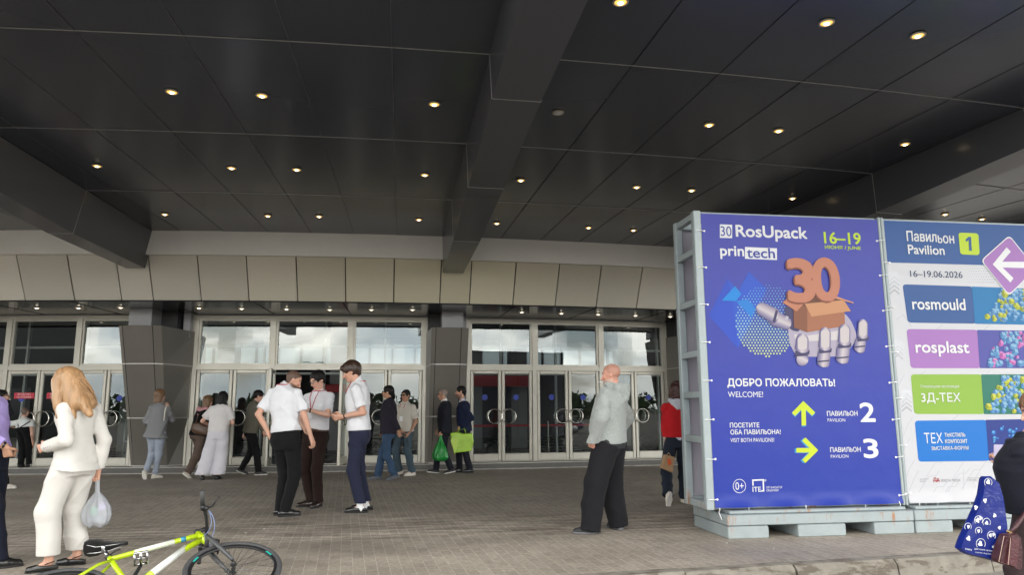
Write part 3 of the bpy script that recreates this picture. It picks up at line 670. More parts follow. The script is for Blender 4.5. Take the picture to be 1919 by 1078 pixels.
# ---- left stand
GAP = XB0-X1; print('GAP', GAP)
rootL, zt, _, _ = stand(X0, X1, 'banner_stand', 'blue welcome banner with a robot hand holding a box on a rusty pallet stand', px0, px1-.004, .085, GAP/2-.006)
def colL(s_, t): a = np.array((.018, .042, .34)); b_ = np.array((.044, .052, .35)); return tuple(a+(b_-a)*min(1, t*1.15))  # slight bottom-to-top change of light mixed into the vinyl colour
bl = cloth(rootL, X0, X1, colL, .05)
sl_ = .034
Y1, Y2, Y3, Y4 = YB-.0012, YB-.0042, YB-.0072, YB-.0100
mb = MB()
text(mb, 'RosUpack', 1380, 1513, 422, 450, WHITE, .028, Y1, slope=sl_)
text(mb, 'prin', 1350.5, 1394.5, 461, 485, WHITE, .028, Y1, slope=sl_)
pp(mb, [(1396, 463), (1456, 465.5), (1456, 487.5), (1396, 485)], WHITE, Y1)
text(mb, 'tech', 1400, 1452, 464.5, 483, BLUEB, .02, Y2, slope=sl_)
pp(mb, [(1349, 420.5), (1372, 421.3), (1372, 446.5), (1349, 445.7)], WHITE, Y1); text(mb, '30', 1350.5, 1371, 424, 442.5, BLUEB, .0, Y2, slope=sl_)
text(mb, '16–19', 1545, 1613, 435, 456, LIME, .034, Y1, slope=sl_)
text(mb, 'ИЮНЯ / JUNE', 1546, 1613, 460, 468, LIME, .03, Y1, slope=sl_)
text(mb, 'ДОБРО ПОЖАЛОВАТb!', 1363.5, 1565, 710, 727, WHITE, .03, Y1, slope=.004)
text(mb, 'WELCOME!', 1364.5, 1430, 734.5, 745, WHITE, -.004, Y1, slope=0)
text(mb, 'ПОСЕТИТЕ', 1368, 1423, 793, 802, WHITE, .022, Y1); text(mb, 'ОБА ПАВИЛbОНА!', 1369, 1463, 806, 815, WHITE, .022, Y1)
text(mb, 'VISIT BOTH PAVILIONS!', 1369, 1451, 822, 829.5, WHITE, -.004, Y1)
text(mb, 'ПАВИЛbОН', 1550, 1607, 771, 780, WHITE, .022, Y1); text(mb, 'PAVILION', 1551, 1584, 785, 791, WHITE, .0, Y1); text(mb, '2', 1613.5, 1640, 756, 790.5, WHITE, .035, Y1)
text(mb, 'ПАВИЛbОН', 1556, 1613, 839, 848, WHITE, .022, Y1); text(mb, 'PAVILION', 1557, 1590, 853, 859, WHITE, .0, Y1); text(mb, '3', 1620, 1646, 824, 858.5, WHITE, .035, Y1)
text(mb, '0+', 1378.5, 1394, 904.5, 919, WHITE, -.012, Y1)
def ring(cx, cy, rx, ry, t, col, Y, a0=0, a1=2*math.pi):
    A = np.linspace(a0, a1, 33)
    for p, q in zip(A[:-1], A[1:]):
        pp(mb, [(cx+rx*math.cos(p), cy+ry*math.sin(p)), (cx+rx*math.cos(q), cy+ry*math.sin(q)), (cx+(rx-t)*math.cos(q), cy+(ry-t)*math.sin(q)), (cx+(rx-t)*math.cos(p), cy+(ry-t)*math.sin(p))], col, Y)
ring(1385.6, 911.7, 12.2, 13.2, 1.0, WHITE, Y1)
for q in ([(1409.5, 899.5), (1431.5, 898.5), (1431.5, 901.2), (1409.5, 902.2)], [(1409.5, 902.2), (1412, 902.2), (1412.3, 911), (1410, 911)], [(1429, 901.2), (1431.5, 901.2), (1432.3, 922), (1429.7, 922)], [(1426, 919.6), (1429.7, 919.5), (1429.7, 922), (1426, 922.2)]): pp(mb, q, WHITE, Y1)
text(mb, 'ITE', 1410.5, 1426, 913.5, 922.5, WHITE, .02, Y1, slope=-.02); ring(1434, 901, 1.9, 2, .8, WHITE, Y1)
text(mb, 'ОРГАНИЗАТОР', 1436, 1466, 912.3, 916.6, WHITE, .0, Y1, slope=-.02); text(mb, 'ORGANISER', 1436, 1459.5, 918, 922, WHITE, .0, Y1, slope=-.02)
cbuild(mb, 'lettering', bl, Y1)
mb = MB(); AR = tuple(c*1.25 for c in srgb(205, 222, 50)); CY_ = srgb(70, 175, 235)
def arrow(tip, dirv, Lh, Ls, th, col, Y, off=(0, 0)):
    tip = np.array(tip, float)+off; d = np.array(dirv, float); n_ = np.array([-d[1], d[0]])
    for sg in (1, -1):
        e = (-d+n_*sg)/math.sqrt(2); k = (-d-n_*sg)/math.sqrt(2)
        a = tip; pp(mb, [a, a+e*Lh, a+e*Lh+k*th, a+k*th], col, Y-.0006*(sg > 0))
    pp(mb, [tip-d*th*.6+n_*th*.5, tip-d*Ls+n_*th*.5, tip-d*Ls-n_*th*.5, tip-d*th*.6-n_*th*.5], col, Y-.0015)
arrow((1504.5, 752), (-.02, -1), 31, 46, 8.5, CY_, Y1, (.8, 2)); arrow((1505, 752), (-.02, -1), 31, 46, 8.5, AR, Y2)
arrow((1532, 844.5), (1, -.0), 34, 41, 8.5, CY_, Y1, (-2, 1)); arrow((1533, 844.5), (1, -.0), 34, 41, 8.5, AR, Y2)
cbuild(mb, 'arrow', bl, Y1)
# picture: blue facets, dotted disc, jointed white hand, open carton and figures
mb = MB()
Zm = lambda x, y: (1320+x/3.594, 400+y/3.594)
pp(mb, [Zm(*p) for p in ((30, 690), (155, 440), (300, 620), (225, 910))], srgb(45, 85, 215), Y1)
pp(mb, [Zm(*p) for p in ((155, 440), (230, 520), (300, 395), (420, 510), (330, 700), (225, 910), (190, 600))], srgb(48, 95, 222), Y1-.0008)
pp(mb, [Zm(*p) for p in ((115, 588), (205, 490), (248, 543), (212, 592))], srgb(10, 150, 245), Y2)
pp(mb, [Zm(*p) for p in ((212, 592), (290, 580), (345, 640), (315, 700))], srgb(30, 140, 235), Y2)
cx, cy = 425, 725; k = 0
for j in range(-13, 14):
    for i in range(-12, 13):
        x = cx+(i+.5*(j % 2))*21; y = cy+j*18.4
        if math.hypot((x-cx)/218, (y-cy)/240) > 1: continue
        t = min(1, max(0, (y-480)/480)); r_ = 3.0+3.6*min(1, t*1.7); c = tuple(np.array(srgb(130, 205, 245))*(1-t**2)+np.array(srgb(222, 236, 150))*t**2)
        pp(mb, [Zm(x+r_*math.cos(a), y+r_*math.sin(a)) for a in np.linspace(0, 2*math.pi, 9)[:-1]], c, Y2+.001)
HL = [srgb(92, 86, 142), srgb(166, 156, 188), srgb(226, 216, 220), srgb(200, 188, 202), srgb(140, 130, 168)]; HD = srgb(72, 66, 110)
def seg(a, b_, r0, r1, Y): strip(mb, Zm(*a), Zm(*b_), r0/3.594, r1/3.594, HL, Y)
# palm and thumb
LV = srgb(196, 186, 208); PL = srgb(208, 198, 212)
pp(mb, [Zm(*p) for p in round_poly([(560, 770), (600, 690), (930, 660), (985, 720), (1030, 830), (990, 905), (905, 965), (620, 968), (572, 880)], 40)], LV, Y2-.001)
pp(mb, [Zm(*p) for p in round_poly([(600, 812), (690, 826), (940, 784), (985, 815), (975, 850), (700, 862), (610, 850)], 14)], srgb(232, 224, 226), Y2-.0014)
pp(mb, [Zm(*p) for p in round_poly([(535, 625), (605, 640), (640, 700), (640, 800), (585, 790), (545, 740)], 22)], HD, Y2-.0018)
seg((478, 712), (560, 748), 60, 46, Y3); seg((390, 650), (472, 694), 52, 58, Y3-.0008)
pp(mb, [Zm(*p) for p in ((478, 652), (494, 658), (474, 738), (456, 730))], HD, Y3-.0014)
pp(mb, [Zm(*p) for p in round_poly([(548, 690), (566, 698), (556, 722), (540, 712)], 5)], srgb(210, 205, 220), Y3-.0014)
# carton
CB = srgb(176, 112, 80); 
pp(mb, [Zm(*p) for p in ((595, 590), (690, 630), (690, 802), (600, 770))], srgb(150, 92, 66), Y3-.003)
pp(mb, [Zm(*p) for p in ((690, 630), (935, 590), (945, 760), (690, 802))], srgb(184, 118, 86), Y3-.003)
pp(mb, [Zm(*p) for p in ((600, 590), (760, 548), (935, 590), (690, 640))], srgb(120, 72, 52), Y3-.0035)
pp(mb, [Zm(*p) for p in ((672, 610), (935, 585), (983, 660), (718, 697))], srgb(222, 160, 116), Y3-.0045)
pp(mb, [Zm(*p) for p in ((570, 563), (668, 608), (618, 662), (522, 602))], srgb(214, 140, 108), Y3-.0045)
pp(mb, [Zm(*p) for p in ((885, 560), (1003, 602), (1000, 608), (870, 572))], srgb(226, 160, 125), Y3-.0045)
for (xa_, ya_, xb_, yb_, n3, l3) in ((690, 803, 1, 1, 1, 1),): pass
# fingers: rounded tip joint, dark gap, lower joint
for (x, yt, yg, xb_, yb_, r_) in ((657, 806, 936, 645, 1002, 53), (810, 764, 922, 796, 1040, 48), (941, 742, 888, 924, 1016, 50), (1064, 710, 842, 1040, 942, 43)):
    seg((xb_+6, yg+r_*.75), (xb_, yb_-r_*.55), r_*1.06, r_*1.0, Y4)
    pp(mb, [Zm(*p) for p in round_poly([(x-r_*.92, yg-8), (x+r_*.92, yg-16), (x+r_*.88, yg+16), (x-r_*.88, yg+24)], 8)], HD, Y4-.0010)
    seg((x, yt+r_*.92), (x-4, yg-r_*.40), r_*.92, r_*1.0, Y4-.0016)
    pp(mb, [Zm(*p) for p in round_poly([(x-r_*.62, yt+r_*.75), (x-r_*.3, yt+r_*.42), (x+r_*.3, yt+r_*.40), (x+r_*.6, yt+r_*.75), (x+r_*.56, yg-r_*.35), (x-r_*.58, yg-r_*.30)], 16)], srgb(226, 216, 218), Y4-.0022)
    pp(mb, [Zm(*p) for p in ((xb_-r_*.86, yb_-44), (xb_+r_*.9, yb_-52), (xb_+r_*.86, yb_-42), (xb_-r_*.82, yb_-34))], HD, Y4-.0022)
OR = srgb(214, 140, 112); OD = srgb(150, 84, 66)
for (c, off, Y) in ((OD, (-7, 9), Y4-.0025), (OR, (0, 0), Y4-.0035)):
    a, b_ = Zm(572+off[0], 316+off[1]), Zm(738+off[0], 590+off[1]); text(mb, '3', a[0], b_[0], a[1], b_[1], c, .06, Y, slope=0)
    a, b_ = Zm(742+off[0], 310+off[1]), Zm(906+off[0], 582+off[1]); text(mb, '0', a[0], b_[0], a[1], b_[1], c, .055, Y, slope=0)
cbuild(mb, 'picture', bl, Y1)
ties(bl, [(X0+.03, z, -.10, .0) for z in np.linspace(ZB+.08, ZT-.2, 8)], rootL)
ties(bl, [(X1-.03, z, .085, .01) for z in np.linspace(ZB+.08, ZT-.25, 8)], rootL)
ties(bl, [(X0+(X1-X0)*s_, ZB+.02, -.004, -.07) for s_ in (.02, .17, .47, .79, .98)], rootL)
# ---- right stand
rootR, zt, _, _ = stand(XB0, XB1, 'banner_stand', 'white direction banner with four coloured cards under a blue heading on a pallet stand', px1+.004, px1+2.06, GAP/2-.006, .085)
def colR(s_, t): return (.57, .57, .60)
br_ = cloth(rootR, XB0, XB1, colR, .045)
ra = lambda x, y: (1650+x/4.49, 400+y/4.49)
rb = lambda x, y: (1650+x/3.171, 620+y/3.171)
DB = srgb(48, 96, 165); PU = srgb(186, 130, 208); PURP = PU
mb = MB(); zz = BP(1661, 492)[1]
mb.quad((XB0+.004, Y1, zz), (XB1-.004, Y1, zz), (XB1-.004, Y1, ZT-.004), (XB0+.004, Y1, ZT-.004), srgb(46, 96, 168))
NAVY = srgb(36, 62, 108)
text_soft(mb, 'Павильон', 1699.5, 1788, 433, 452, WHITE, .022, Y2, slope=.06); text(mb, 'Pavilion', 1702, 1770, 459, 476, WHITE, .022, Y2, slope=.05)
pp(mb, round_poly([(1795.5, 436), (1833, 437.5), (1835.5, 478.5), (1799, 477)], 6), LIME, Y2); pp(mb, [(1814.5, 444), (1819, 444.2), (1820.5, 470.5), (1815.5, 470.3), (1814.4, 450.5), (1809.4, 453.6), (1809, 449)], srgb(50, 100, 165), Y3)
text(mb, '16–19.06.2026', 1706, 1804, 507, 519, NAVY, .004, Y1, slope=.036)
for j in range(7):
    for i in range(12):
        r_ = .8+.13*i*.9; pp(mb, [(1811+i*4.6+(j % 2)*2.3+r_*math.cos(a), 498+j*5.2+r_*math.sin(a)) for a in np.linspace(0, 2*math.pi, 7)[:-1]], (.76, .78, .86), Y1+.0006)
cards = [((1691, 533), (1925, 541), (1925, 609), (1701, 605), DB, srgb(0, 130, 195), 1821, 1827, ('b', 'y')),
         ((1698.5, 617), (1925, 620), (1925, 690.5), (1706.5, 690.5), PU, srgb(86, 88, 180), 1831, 1836, ('b', 'p')),
         ((1706.5, 702), (1925, 702), (1925, 777), (1713, 776.5), srgb(158, 202, 72), srgb(40, 130, 110), 1838.5, 1843.5, ('b', 'y')),
         ((1714, 789), (1925, 786), (1925, 863), (1721, 866), srgb(0, 128, 226), srgb(32, 58, 150), 1847, 1853, None)]
for tl, tr, br2, bl2, c1, c2, xa, xb, cubes in cards:
    pp(mb, round_poly([tl, (xa+2, tl[1]+(tr[1]-tl[1])*.5), (xb+2, bl2[1]+(br2[1]-bl2[1])*.5), bl2], 7), c1, Y1)
    pp(mb, [(xa, tl[1]+(tr[1]-tl[1])*.52), tr, br2, (xb, bl2[1]+(br2[1]-bl2[1])*.55)], c2, Y1-.001)
text(mb, 'rosmould', 1710, 1809, 559, 580, WHITE, .024, Y2, slope=.0); text(mb, 'rosplast', 1717, 1816.5, 640, 668, WHITE, .024, Y2, slope=-.01)
text_soft(mb, 'Специальная экспозиция', 1725, 1797, 721.5, 728, WHITE, -.004, Y2); text(mb, '3Д-ТЕХ', 1727, 1800, 737, 757, WHITE, .01, Y2, slope=-.01)
text(mb, 'ТЕХ', 1732.6, 1766.7, 812, 831.5, WHITE, .0, Y2, slope=-.01); text_soft(mb, 'текстиль', 1770, 1808.6, 812, 819.5, WHITE, .012, Y2, slope=-.015); text(mb, 'композит', 1771, 1812.4, 824, 831.5, WHITE, .012, Y2, slope=-.015)
text(mb, 'ВbIСТАВКА-ФОРУМ', 1746, 1814.6, 837, 844.5, WHITE, .012, Y2, slope=-.015)
GR = (.30, .30, .34)
text(mb, 'Дд', 1749, 1760.5, 896, 904, srgb(200, 30, 50), .03, Y1, slope=-.02); text(mb, 'SEREDA MEDIA', 1763, 1800, 899, 904, GR, -.01, Y1, slope=-.02)
text(mb, 'Организатор', 1724, 1740, 897.5, 900.5, GR, .0, Y1, slope=-.02); text(mb, 'форума', 1724, 1735, 901.5, 904.5, GR, .0, Y1, slope=-.02)
text(mb, 'Информационный', 1813, 1838, 895.5, 898, GR, .0, Y1, slope=-.02); text(mb, 'партнер', 1813, 1830, 899.5, 902.5, GR, .0, Y1, slope=-.02)
cbuild(mb, 'lettering', br_, Y1)
mb = MB()
def diamond(c, r_, col, Y):
    pts = [(c[0]-r_*.98, c[1]-r_*.16), (c[0]+r_*.03, c[1]-r_*1.06), (c[0]+r_*.98, c[1]+r_*.13), (c[0]+r_*.02, c[1]+r_*1.10)]
    pp(mb, round_poly(pts, 9), col, Y)
diamond((1889, 497), 53, WHITE, Y3); diamond((1889, 497), 50.5, PURP, Y3-.0015)
def ar(pts, d=0): pp(mb, pts, WHITE, Y3-.003-d)
ar([(1859, 496), (1885, 464), (1893, 472), (1872, 496.5)], .0004); ar([(1859, 496), (1872, 496.5), (1898, 522), (1892, 530)], .0008); ar([(1868, 491), (1925, 491), (1925, 503), (1868, 501.5)])
cbuild(mb, 'arrow', br_, Y1)
mb = MB(); CC = {'b': [srgb(150, 200, 235), srgb(95, 160, 215), srgb(70, 130, 190)], 'y': [srgb(225, 225, 90), srgb(190, 200, 40), srgb(150, 165, 30)], 'p': [srgb(230, 150, 215), srgb(215, 115, 195), srgb(180, 90, 170)]}
for tl, tr, br2, bl2, c1, c2, xa, xb, cubes in cards:
    if cubes:
        for k in range(85):
            t = random.random(); y = tl[1]+5+(bl2[1]-tl[1]-7)*t; x = 1925-random.random()**.8*(46+34*t)
            r_ = random.uniform(3.2, 7.2); y = min(y, bl2[1]-r_*1.1-(0)); y = max(y, tr[1]+r_*1.1); a = random.uniform(-.5, .5); c = CC[cubes[1] if random.random() < .34 else cubes[0]]
            v6 = [(x+r_*math.cos(a+q*math.pi/3), y+r_*math.sin(a+q*math.pi/3)) for q in range(6)]
            Yc = Y2-.00003*k
            for q, cc in ((4, c[0]), (0, c[1]), (2, c[2])): pp(mb, [(x, y), v6[q], v6[(q+1) % 6], v6[(q+2) % 6]], cc, Yc)
    else:
        for k in range(16):
            x, y, r_ = 1856+random.random()*60, tl[1]+6+random.random()*60, random.uniform(1.4, 5)
            pp(mb, [(x+r_*math.cos(a), y+r_*math.sin(a)) for a in np.linspace(0, 2*math.pi, 11)[:-1]], srgb(40, 120, 215), Y2); pp(mb, [(x-r_*.2+r_*.55*math.cos(a), y-r_*.25+r_*.5*math.sin(a)) for a in np.linspace(0, 2*math.pi, 9)[:-1]], srgb(110, 190, 245), Y3)
cbuild(mb, 'picture', br_, Y1)
mb = MB(); lg = (.78, .79, .85)
def line(pts, t=.55, col=lg):
    for a, b_ in zip(pts[:-1], pts[1:]):
        a, b_ = np.array(a, float), np.array(b_, float); d = (b_-a)/np.linalg.norm(b_-a); n_ = np.array([-d[1], d[0]])*t
        pp(mb, [a+n_, b_+n_, b_-n_, a-n_], col, Y1+.0002+.0000021*(len(mb.v) % 300))
for x, y in ((1733, 905), (1748, 925), (1790, 900), (1770, 925), (1817, 893), (1838, 880), (1860, 905), (1745, 880), (1800, 875), (1870, 890)):
    line([(x-16, y+26), (x, y), (x+8, y-12), (x+20, y-12), (x+27, y-22)])
for x, y in ((1690, 760), (1700, 800), (1695, 840), (1704, 880), (1685, 720), (1712, 900)): line([(x-8, y+20), (x, y), (x+10, y-18)])
for x, y in ((1728, 700), (1760, 614), (1850, 613), (1790, 783), (1850, 700)): line([(x-6, y+5), (x+6, y-5)])
line([(1806, 880), (1806, 935)]); line([(1680, 600), (1692, 590), (1708, 612)])
for (x, y, n3, t) in ((1676, 525, 5, 0), (1683, 655, 4, 0), (1699, 745, 5, 0)):
    for q in range(n3):
        yy = y+q*8.0-10; c = tuple(np.array((.86, .88, .94))*(1.06-.09*q))
        for sg in (-1, 1): pp(mb, [(x, yy-6), (x+sg*9.5, yy+2), (x+sg*9.5, yy+6.5), (x, yy-1.4)], c, Y1+.001)
cbuild(mb, 'line_pattern', br_, Y1)
ties(br_, [(XB0+.03, z, -.085, .0) for z in np.linspace(ZB+.1, ZT-.5, 6)], rootR)
ties(br_, [(XB0+(XB1-XB0)*s_, ZB+.02, -.004, -.07) for s_ in (.05, .33, .6, .85)], rootR)
# ------------------------------------------------------------------ smooth bodies and cloth: distance fields meshed with surface nets
def V3(*a): return np.array(a, float)
def nrm(a): a = np.asarray(a, float); n_ = np.linalg.norm(a); return a/n_ if n_ > 1e-9 else a
def smin(a, b, k):
    if k <= 0: return np.minimum(a, b)
    h = np.clip(.5+.5*(b-a)/k, 0, 1); return b*(1-h)+a*h-k*h*(1-h)
def d_cap(P, a, b, ra, rb, n_=None, q=1.):
    a, b = np.asarray(a, float), np.asarray(b, float); ab = b-a; L2 = max(ab@ab, 1e-9)
    t = np.clip((P-a)@ab/L2, 0, 1); d = P-(a+t[:, None]*ab)
    r = ra+(rb-ra)*t
    if n_ is not None:
        n_ = np.asarray(n_); c = d@n_; d = d+n_*(c*(1/q-1))[:, None]; return (np.sqrt((d*d).sum(1))-r)*min(1, q+.15)
    return np.sqrt((d*d).sum(1))-r
def d_ell(P, c, r, M):
    q = (P-c)@np.asarray(M).T; k0 = np.sqrt(((q/r)**2).sum(1)); k1 = np.sqrt(((q/(np.asarray(r)**2))**2).sum(1))
    return k0*(k0-1)/np.maximum(k1, 1e-6)
def d_loft(P, A, B, lat0, lat1, tab, infl=0., ex=2.5):
    """elliptic-section body along A->B; tab rows: t, half width, half depth, forward shift"""
    A, B = np.asarray(A), np.asarray(B); ax = B-A; Ln = np.linalg.norm(ax); ax = ax/Ln
    h = (P-A)@ax/Ln; t = np.clip(h, tab[0][0], tab[-1][0]); T = [r[0] for r in tab]
    w_ = np.interp(t, T, [r[1] for r in tab])+infl; dp = np.interp(t, T, [r[2] for r in tab])+infl; sh = np.interp(t, T, [r[3] for r in tab])
    u = np.clip(t, 0, 1)[:, None]; lat = lat0*(1-u)+lat1*u; lat = lat-(lat@ax)[:, None]*ax; lat = lat/np.linalg.norm(lat, axis=1)[:, None]
    fw = np.cross(lat, ax)                                            # lat = person's left, ax = up, fw = forward
    rel = P-(A+np.outer(h*Ln, ax)); x = (rel*lat).sum(1)/w_; y = ((rel*fw).sum(1)-sh)/dp
    rr = (np.abs(x)**ex+np.abs(y)**ex)**(1/ex); rd = (rr-1)*np.minimum(w_, dp); axd = np.abs(h-t)*Ln
    return np.where(axd > 0, np.sqrt(np.maximum(rd, 0)**2+axd**2), rd)
def ev(prims, P):
    D = None
    for p in prims:
        k = p[0]
        if k == 'c': d = d_cap(P, *p[1:5], *(p[6:8] if len(p) > 6 else ())); kk = p[5]
        elif k == 'e': d = d_ell(P, p[1], p[2], p[3]); kk = p[4]
        elif k == 'l': d = d_loft(P, *p[1:7]); kk = p[7]
        elif k == 'g': d = ev(p[1], P); kk = p[2]
        elif k == '-': d2 = ev(p[1], P); D = -smin(-D, d2, p[2]); continue
        elif k == 'x': D = np.maximum(D, (P-p[1])@p[2]); continue
        elif k == 'f': D = D+p[1](P); continue
        D = d if D is None else smin(D, d, kk)
    return D
def nets(G, lo, h):
    s_ = G < 0
    c = [s_[i:G.shape[0]-1+i, j:G.shape[1]-1+j, k:G.shape[2]-1+k] for i in (0, 1) for j in (0, 1) for k in (0, 1)]
    cnt_ = sum(a.astype(np.int8) for a in c); act = (cnt_ > 0) & (cnt_ < 8); idx = np.argwhere(act); n = len(idx)
    ID = -np.ones(act.shape, np.int64); ID[act] = np.arange(n)
    cor = np.array([(i, j, k) for i in (0, 1) for j in (0, 1) for k in (0, 1)]); val = np.stack([G[tuple((idx+o).T)] for o in cor], 1)
    acc = np.zeros((n, 3)); num = np.zeros(n)
    for a in range(8):
        for b in range(a+1, 8):
            if abs(cor[a]-cor[b]).sum() != 1: continue
            va, vb = val[:, a], val[:, b]; m = (va < 0) != (vb < 0); t = np.where(m, va/np.where(m, va-vb, 1), 0)
            acc += np.where(m[:, None], cor[a]+(cor[b]-cor[a])*t[:, None], 0); num += m
    V = (idx+acc/num[:, None])*h+lo
    F = []
    for ax in range(3):
        o1, o2 = [(1, 2), (2, 0), (0, 1)][ax]; sl0 = [slice(None)]*3; sl1 = [slice(None)]*3; sl0[ax] = slice(0, -1); sl1[ax] = slice(1, None)
        cr = s_[tuple(sl0)] != s_[tuple(sl1)]; e = np.argwhere(cr)
        e = e[(e[:, o1] > 0) & (e[:, o2] > 0) & (e[:, o1] < G.shape[o1]-1) & (e[:, o2] < G.shape[o2]-1)]
        if not len(e): continue
        ins = s_[tuple(e.T)]; q = []
        for d1, d2 in ((0, 0), (1, 0), (1, 1), (0, 1)):
            c_ = e.copy(); c_[:, o1] -= 1-d1; c_[:, o2] -= 1-d2; q.append(ID[tuple(c_.T)])
        q = np.stack(q, 1); q[~ins] = q[~ins][:, ::-1]; F.append(q)
    return V, np.concatenate(F) if F else np.zeros((0, 4), int)
def sdf_mesh(prims, lo, hi, h):
    lo = np.asarray(lo, float)-3*h; nb = np.ceil((np.asarray(hi)+3*h-lo)/(4*h)).astype(int)+1; n = nb*4
    bc = lo+(np.stack(np.meshgrid(*[np.arange(k) for k in nb], indexing='ij'), -1).reshape(-1, 3)*4+1.5)*h
    D = ev(prims, bc); act = np.abs(D) < 5.2*h
    G = np.repeat(np.repeat(np.repeat(D.reshape(nb), 4, 0), 4, 1), 4, 2).astype(np.float64)
    off = np.stack(np.meshgrid(*[np.arange(4)]*3, indexing='ij'), -1).reshape(-1, 3)
    bi = np.stack(np.unravel_index(np.nonzero(act)[0], nb), -1)*4
    gi = (bi[:, None]+off[None]).reshape(-1, 3)
    G[tuple(gi.T)] = ev(prims, lo+gi*h)
    return nets(G, lo, h)
def bounds(prims):
    lo, hi = np.full(3, 1e9), np.full(3, -1e9)
    for p in prims:
        if p[0] == 'c': pts = [(p[1], max(p[3], p[4])), (p[2], max(p[3], p[4]))]
        elif p[0] == 'e': pts = [(p[1], max(p[2]))]
        elif p[0] == 'l':
            A, B, tab = np.asarray(p[1]), np.asarray(p[2]), p[5]; m = max(r[1] for r in tab)+p[6]+.02; pts = [(A+(B-A)*tab[0][0], m), (A+(B-A)*tab[-1][0], m)]
        elif p[0] == 'g': a, b = bounds(p[1]); pts = [(a, 0), (b, 0)]
        else: continue
        for c, r in pts: lo = np.minimum(lo, np.asarray(c)-r); hi = np.maximum(hi, np.asarray(c)+r)
    return lo, hi
def mesh_obj(name, parts, mats, parent=None, loc=None, colf=None, smooth=True):
    """parts: list of (prims, cell size) joined into one mesh object"""
    Vs, Fs, k = [], [], 0
    for pr, h in parts:
        lo, hi = bounds(pr); v, f = sdf_mesh(pr, lo, hi, h); Vs.append(v); Fs.append(f+k); k += len(v)
    V = np.concatenate(Vs); F = np.concatenate(Fs)
    col = colf(V) if colf else None
    off = np.array(wloc(parent)) if parent is not None else np.zeros(3)
    if loc is not None: off = off+np.asarray(loc)
    V = V-off; me = bpy.data.meshes.new(name); me.vertices.add(len(V)); me.vertices.foreach_set('co', V.ravel().astype(np.float32))
    me.loops.add(len(F)*4); me.loops.foreach_set('vertex_index', F.ravel().astype(np.int32)); me.polygons.add(len(F))
    me.polygons.foreach_set('loop_start', np.arange(0, len(F)*4, 4, dtype=np.int32))
    me.update(calc_edges=True)
    if col is not None:
        a = me.color_attributes.new('Col', 'FLOAT_COLOR', 'POINT'); a.data.foreach_set('color', np.c_[col, np.ones(len(col))].ravel().astype(np.float32))
    if not isinstance(mats, (list, tuple)): mats = [mats]
    return link(name, me, mats, parent, None if loc is None else tuple(loc), smooth)
def folds(amp, f=16., seed=0., dirz=1.):
    def g(P):
        x, y, z = P[:, 0]*f, P[:, 1]*f, P[:, 2]*f*dirz
        return amp*(np.sin(x*.9+1.9*np.sin(z*.55+seed)+seed)*np.sin(z*.8+1.5*np.sin(y*1.1+seed*2))+.55*np.sin(z*1.9+x*.9+2*np.sin(y*.9+seed)))
    return g
def creases(amp, f=16., seed=0., dirz=1.):                            # sharper ridged cloth folds
    def g(P):
        x, y, z = P[:, 0]*f, P[:, 1]*f, P[:, 2]*f*dirz
        a = z*.9+.9*np.sin(x*.5+seed)+.7*np.sin(y*.6+1.3*seed)+.25*(x+y); b = z*.55-.6*x+.9*np.sin(y*.7+seed*2.1)
        m1 = .5+.5*np.sin(x*.31+z*.23+seed*1.7); m2 = .5+.5*np.sin(y*.37-z*.29+seed)
        return -1.35*amp*(((1-np.abs(np.sin(a)))**2-.3)*m1+((1-np.abs(np.sin(b)))**2-.3)*m2)
    return g
# body tables: height fraction along hip centre -> neck base, half width, half depth, forward shift
MALE = [(-.24, .135, .10, -.005), (-.05, .168, .122, -.012), (.14, .162, .116, 0), (.34, .152, .108, .005), (.56, .168, .120, .008), (.74, .174, .122, .002), (.86, .138, .100, -.008), (.95, .080, .074, -.008), (1.0, .062, .062, 0)]
FEM = [(-.24, .14, .10, -.01), (-.05, .174, .125, -.018), (.14, .160, .112, -.003), (.36, .128, .094, .004), (.56, .143, .108, .012), (.70, .150, .116, .016), (.86, .120, .090, -.006), (.95, .072, .066, -.008), (1.0, .054, .055, 0)]
SKIN = attr_mat('skin', .48, sss=.12, spec=.35)
def cloth_mat(name, col, rough=.85, bs=220, bump=.25, sheen=.03, var=.06):
    return mat(name, col, rough, bump=bump, bscale=bs, var=var, vscale=7, sheen=sheen, spec=.14)
def ik(A, T, l1, l2, pole):
    d = T-A; L_ = np.linalg.norm(d); dr = d/max(L_, 1e-6); L_ = min(L_, (l1+l2)*.998); L_ = max(L_, abs(l1-l2)+.02)
    x = (l1*l1-l2*l2+L_*L_)/(2*L_); h = math.sqrt(max(l1*l1-x*x, 0)); p = pole-dr*(pole@dr); p = nrm(p)
    return A+dr*x+p*h, A+dr*L_
UP = V3(0, 0, 1)
def at_xz(x, Y, z):
    y = 772-(z-CAMH)*F_PX/Y
    for _ in range(3):
        p = at_y(x, y, Y); d = p-CAM; d[2] = z-CAMH; y = CY-F_PX*(d@cU)/(d@cF)
    p = at_y(x, y, Y); p[2] = z; return p
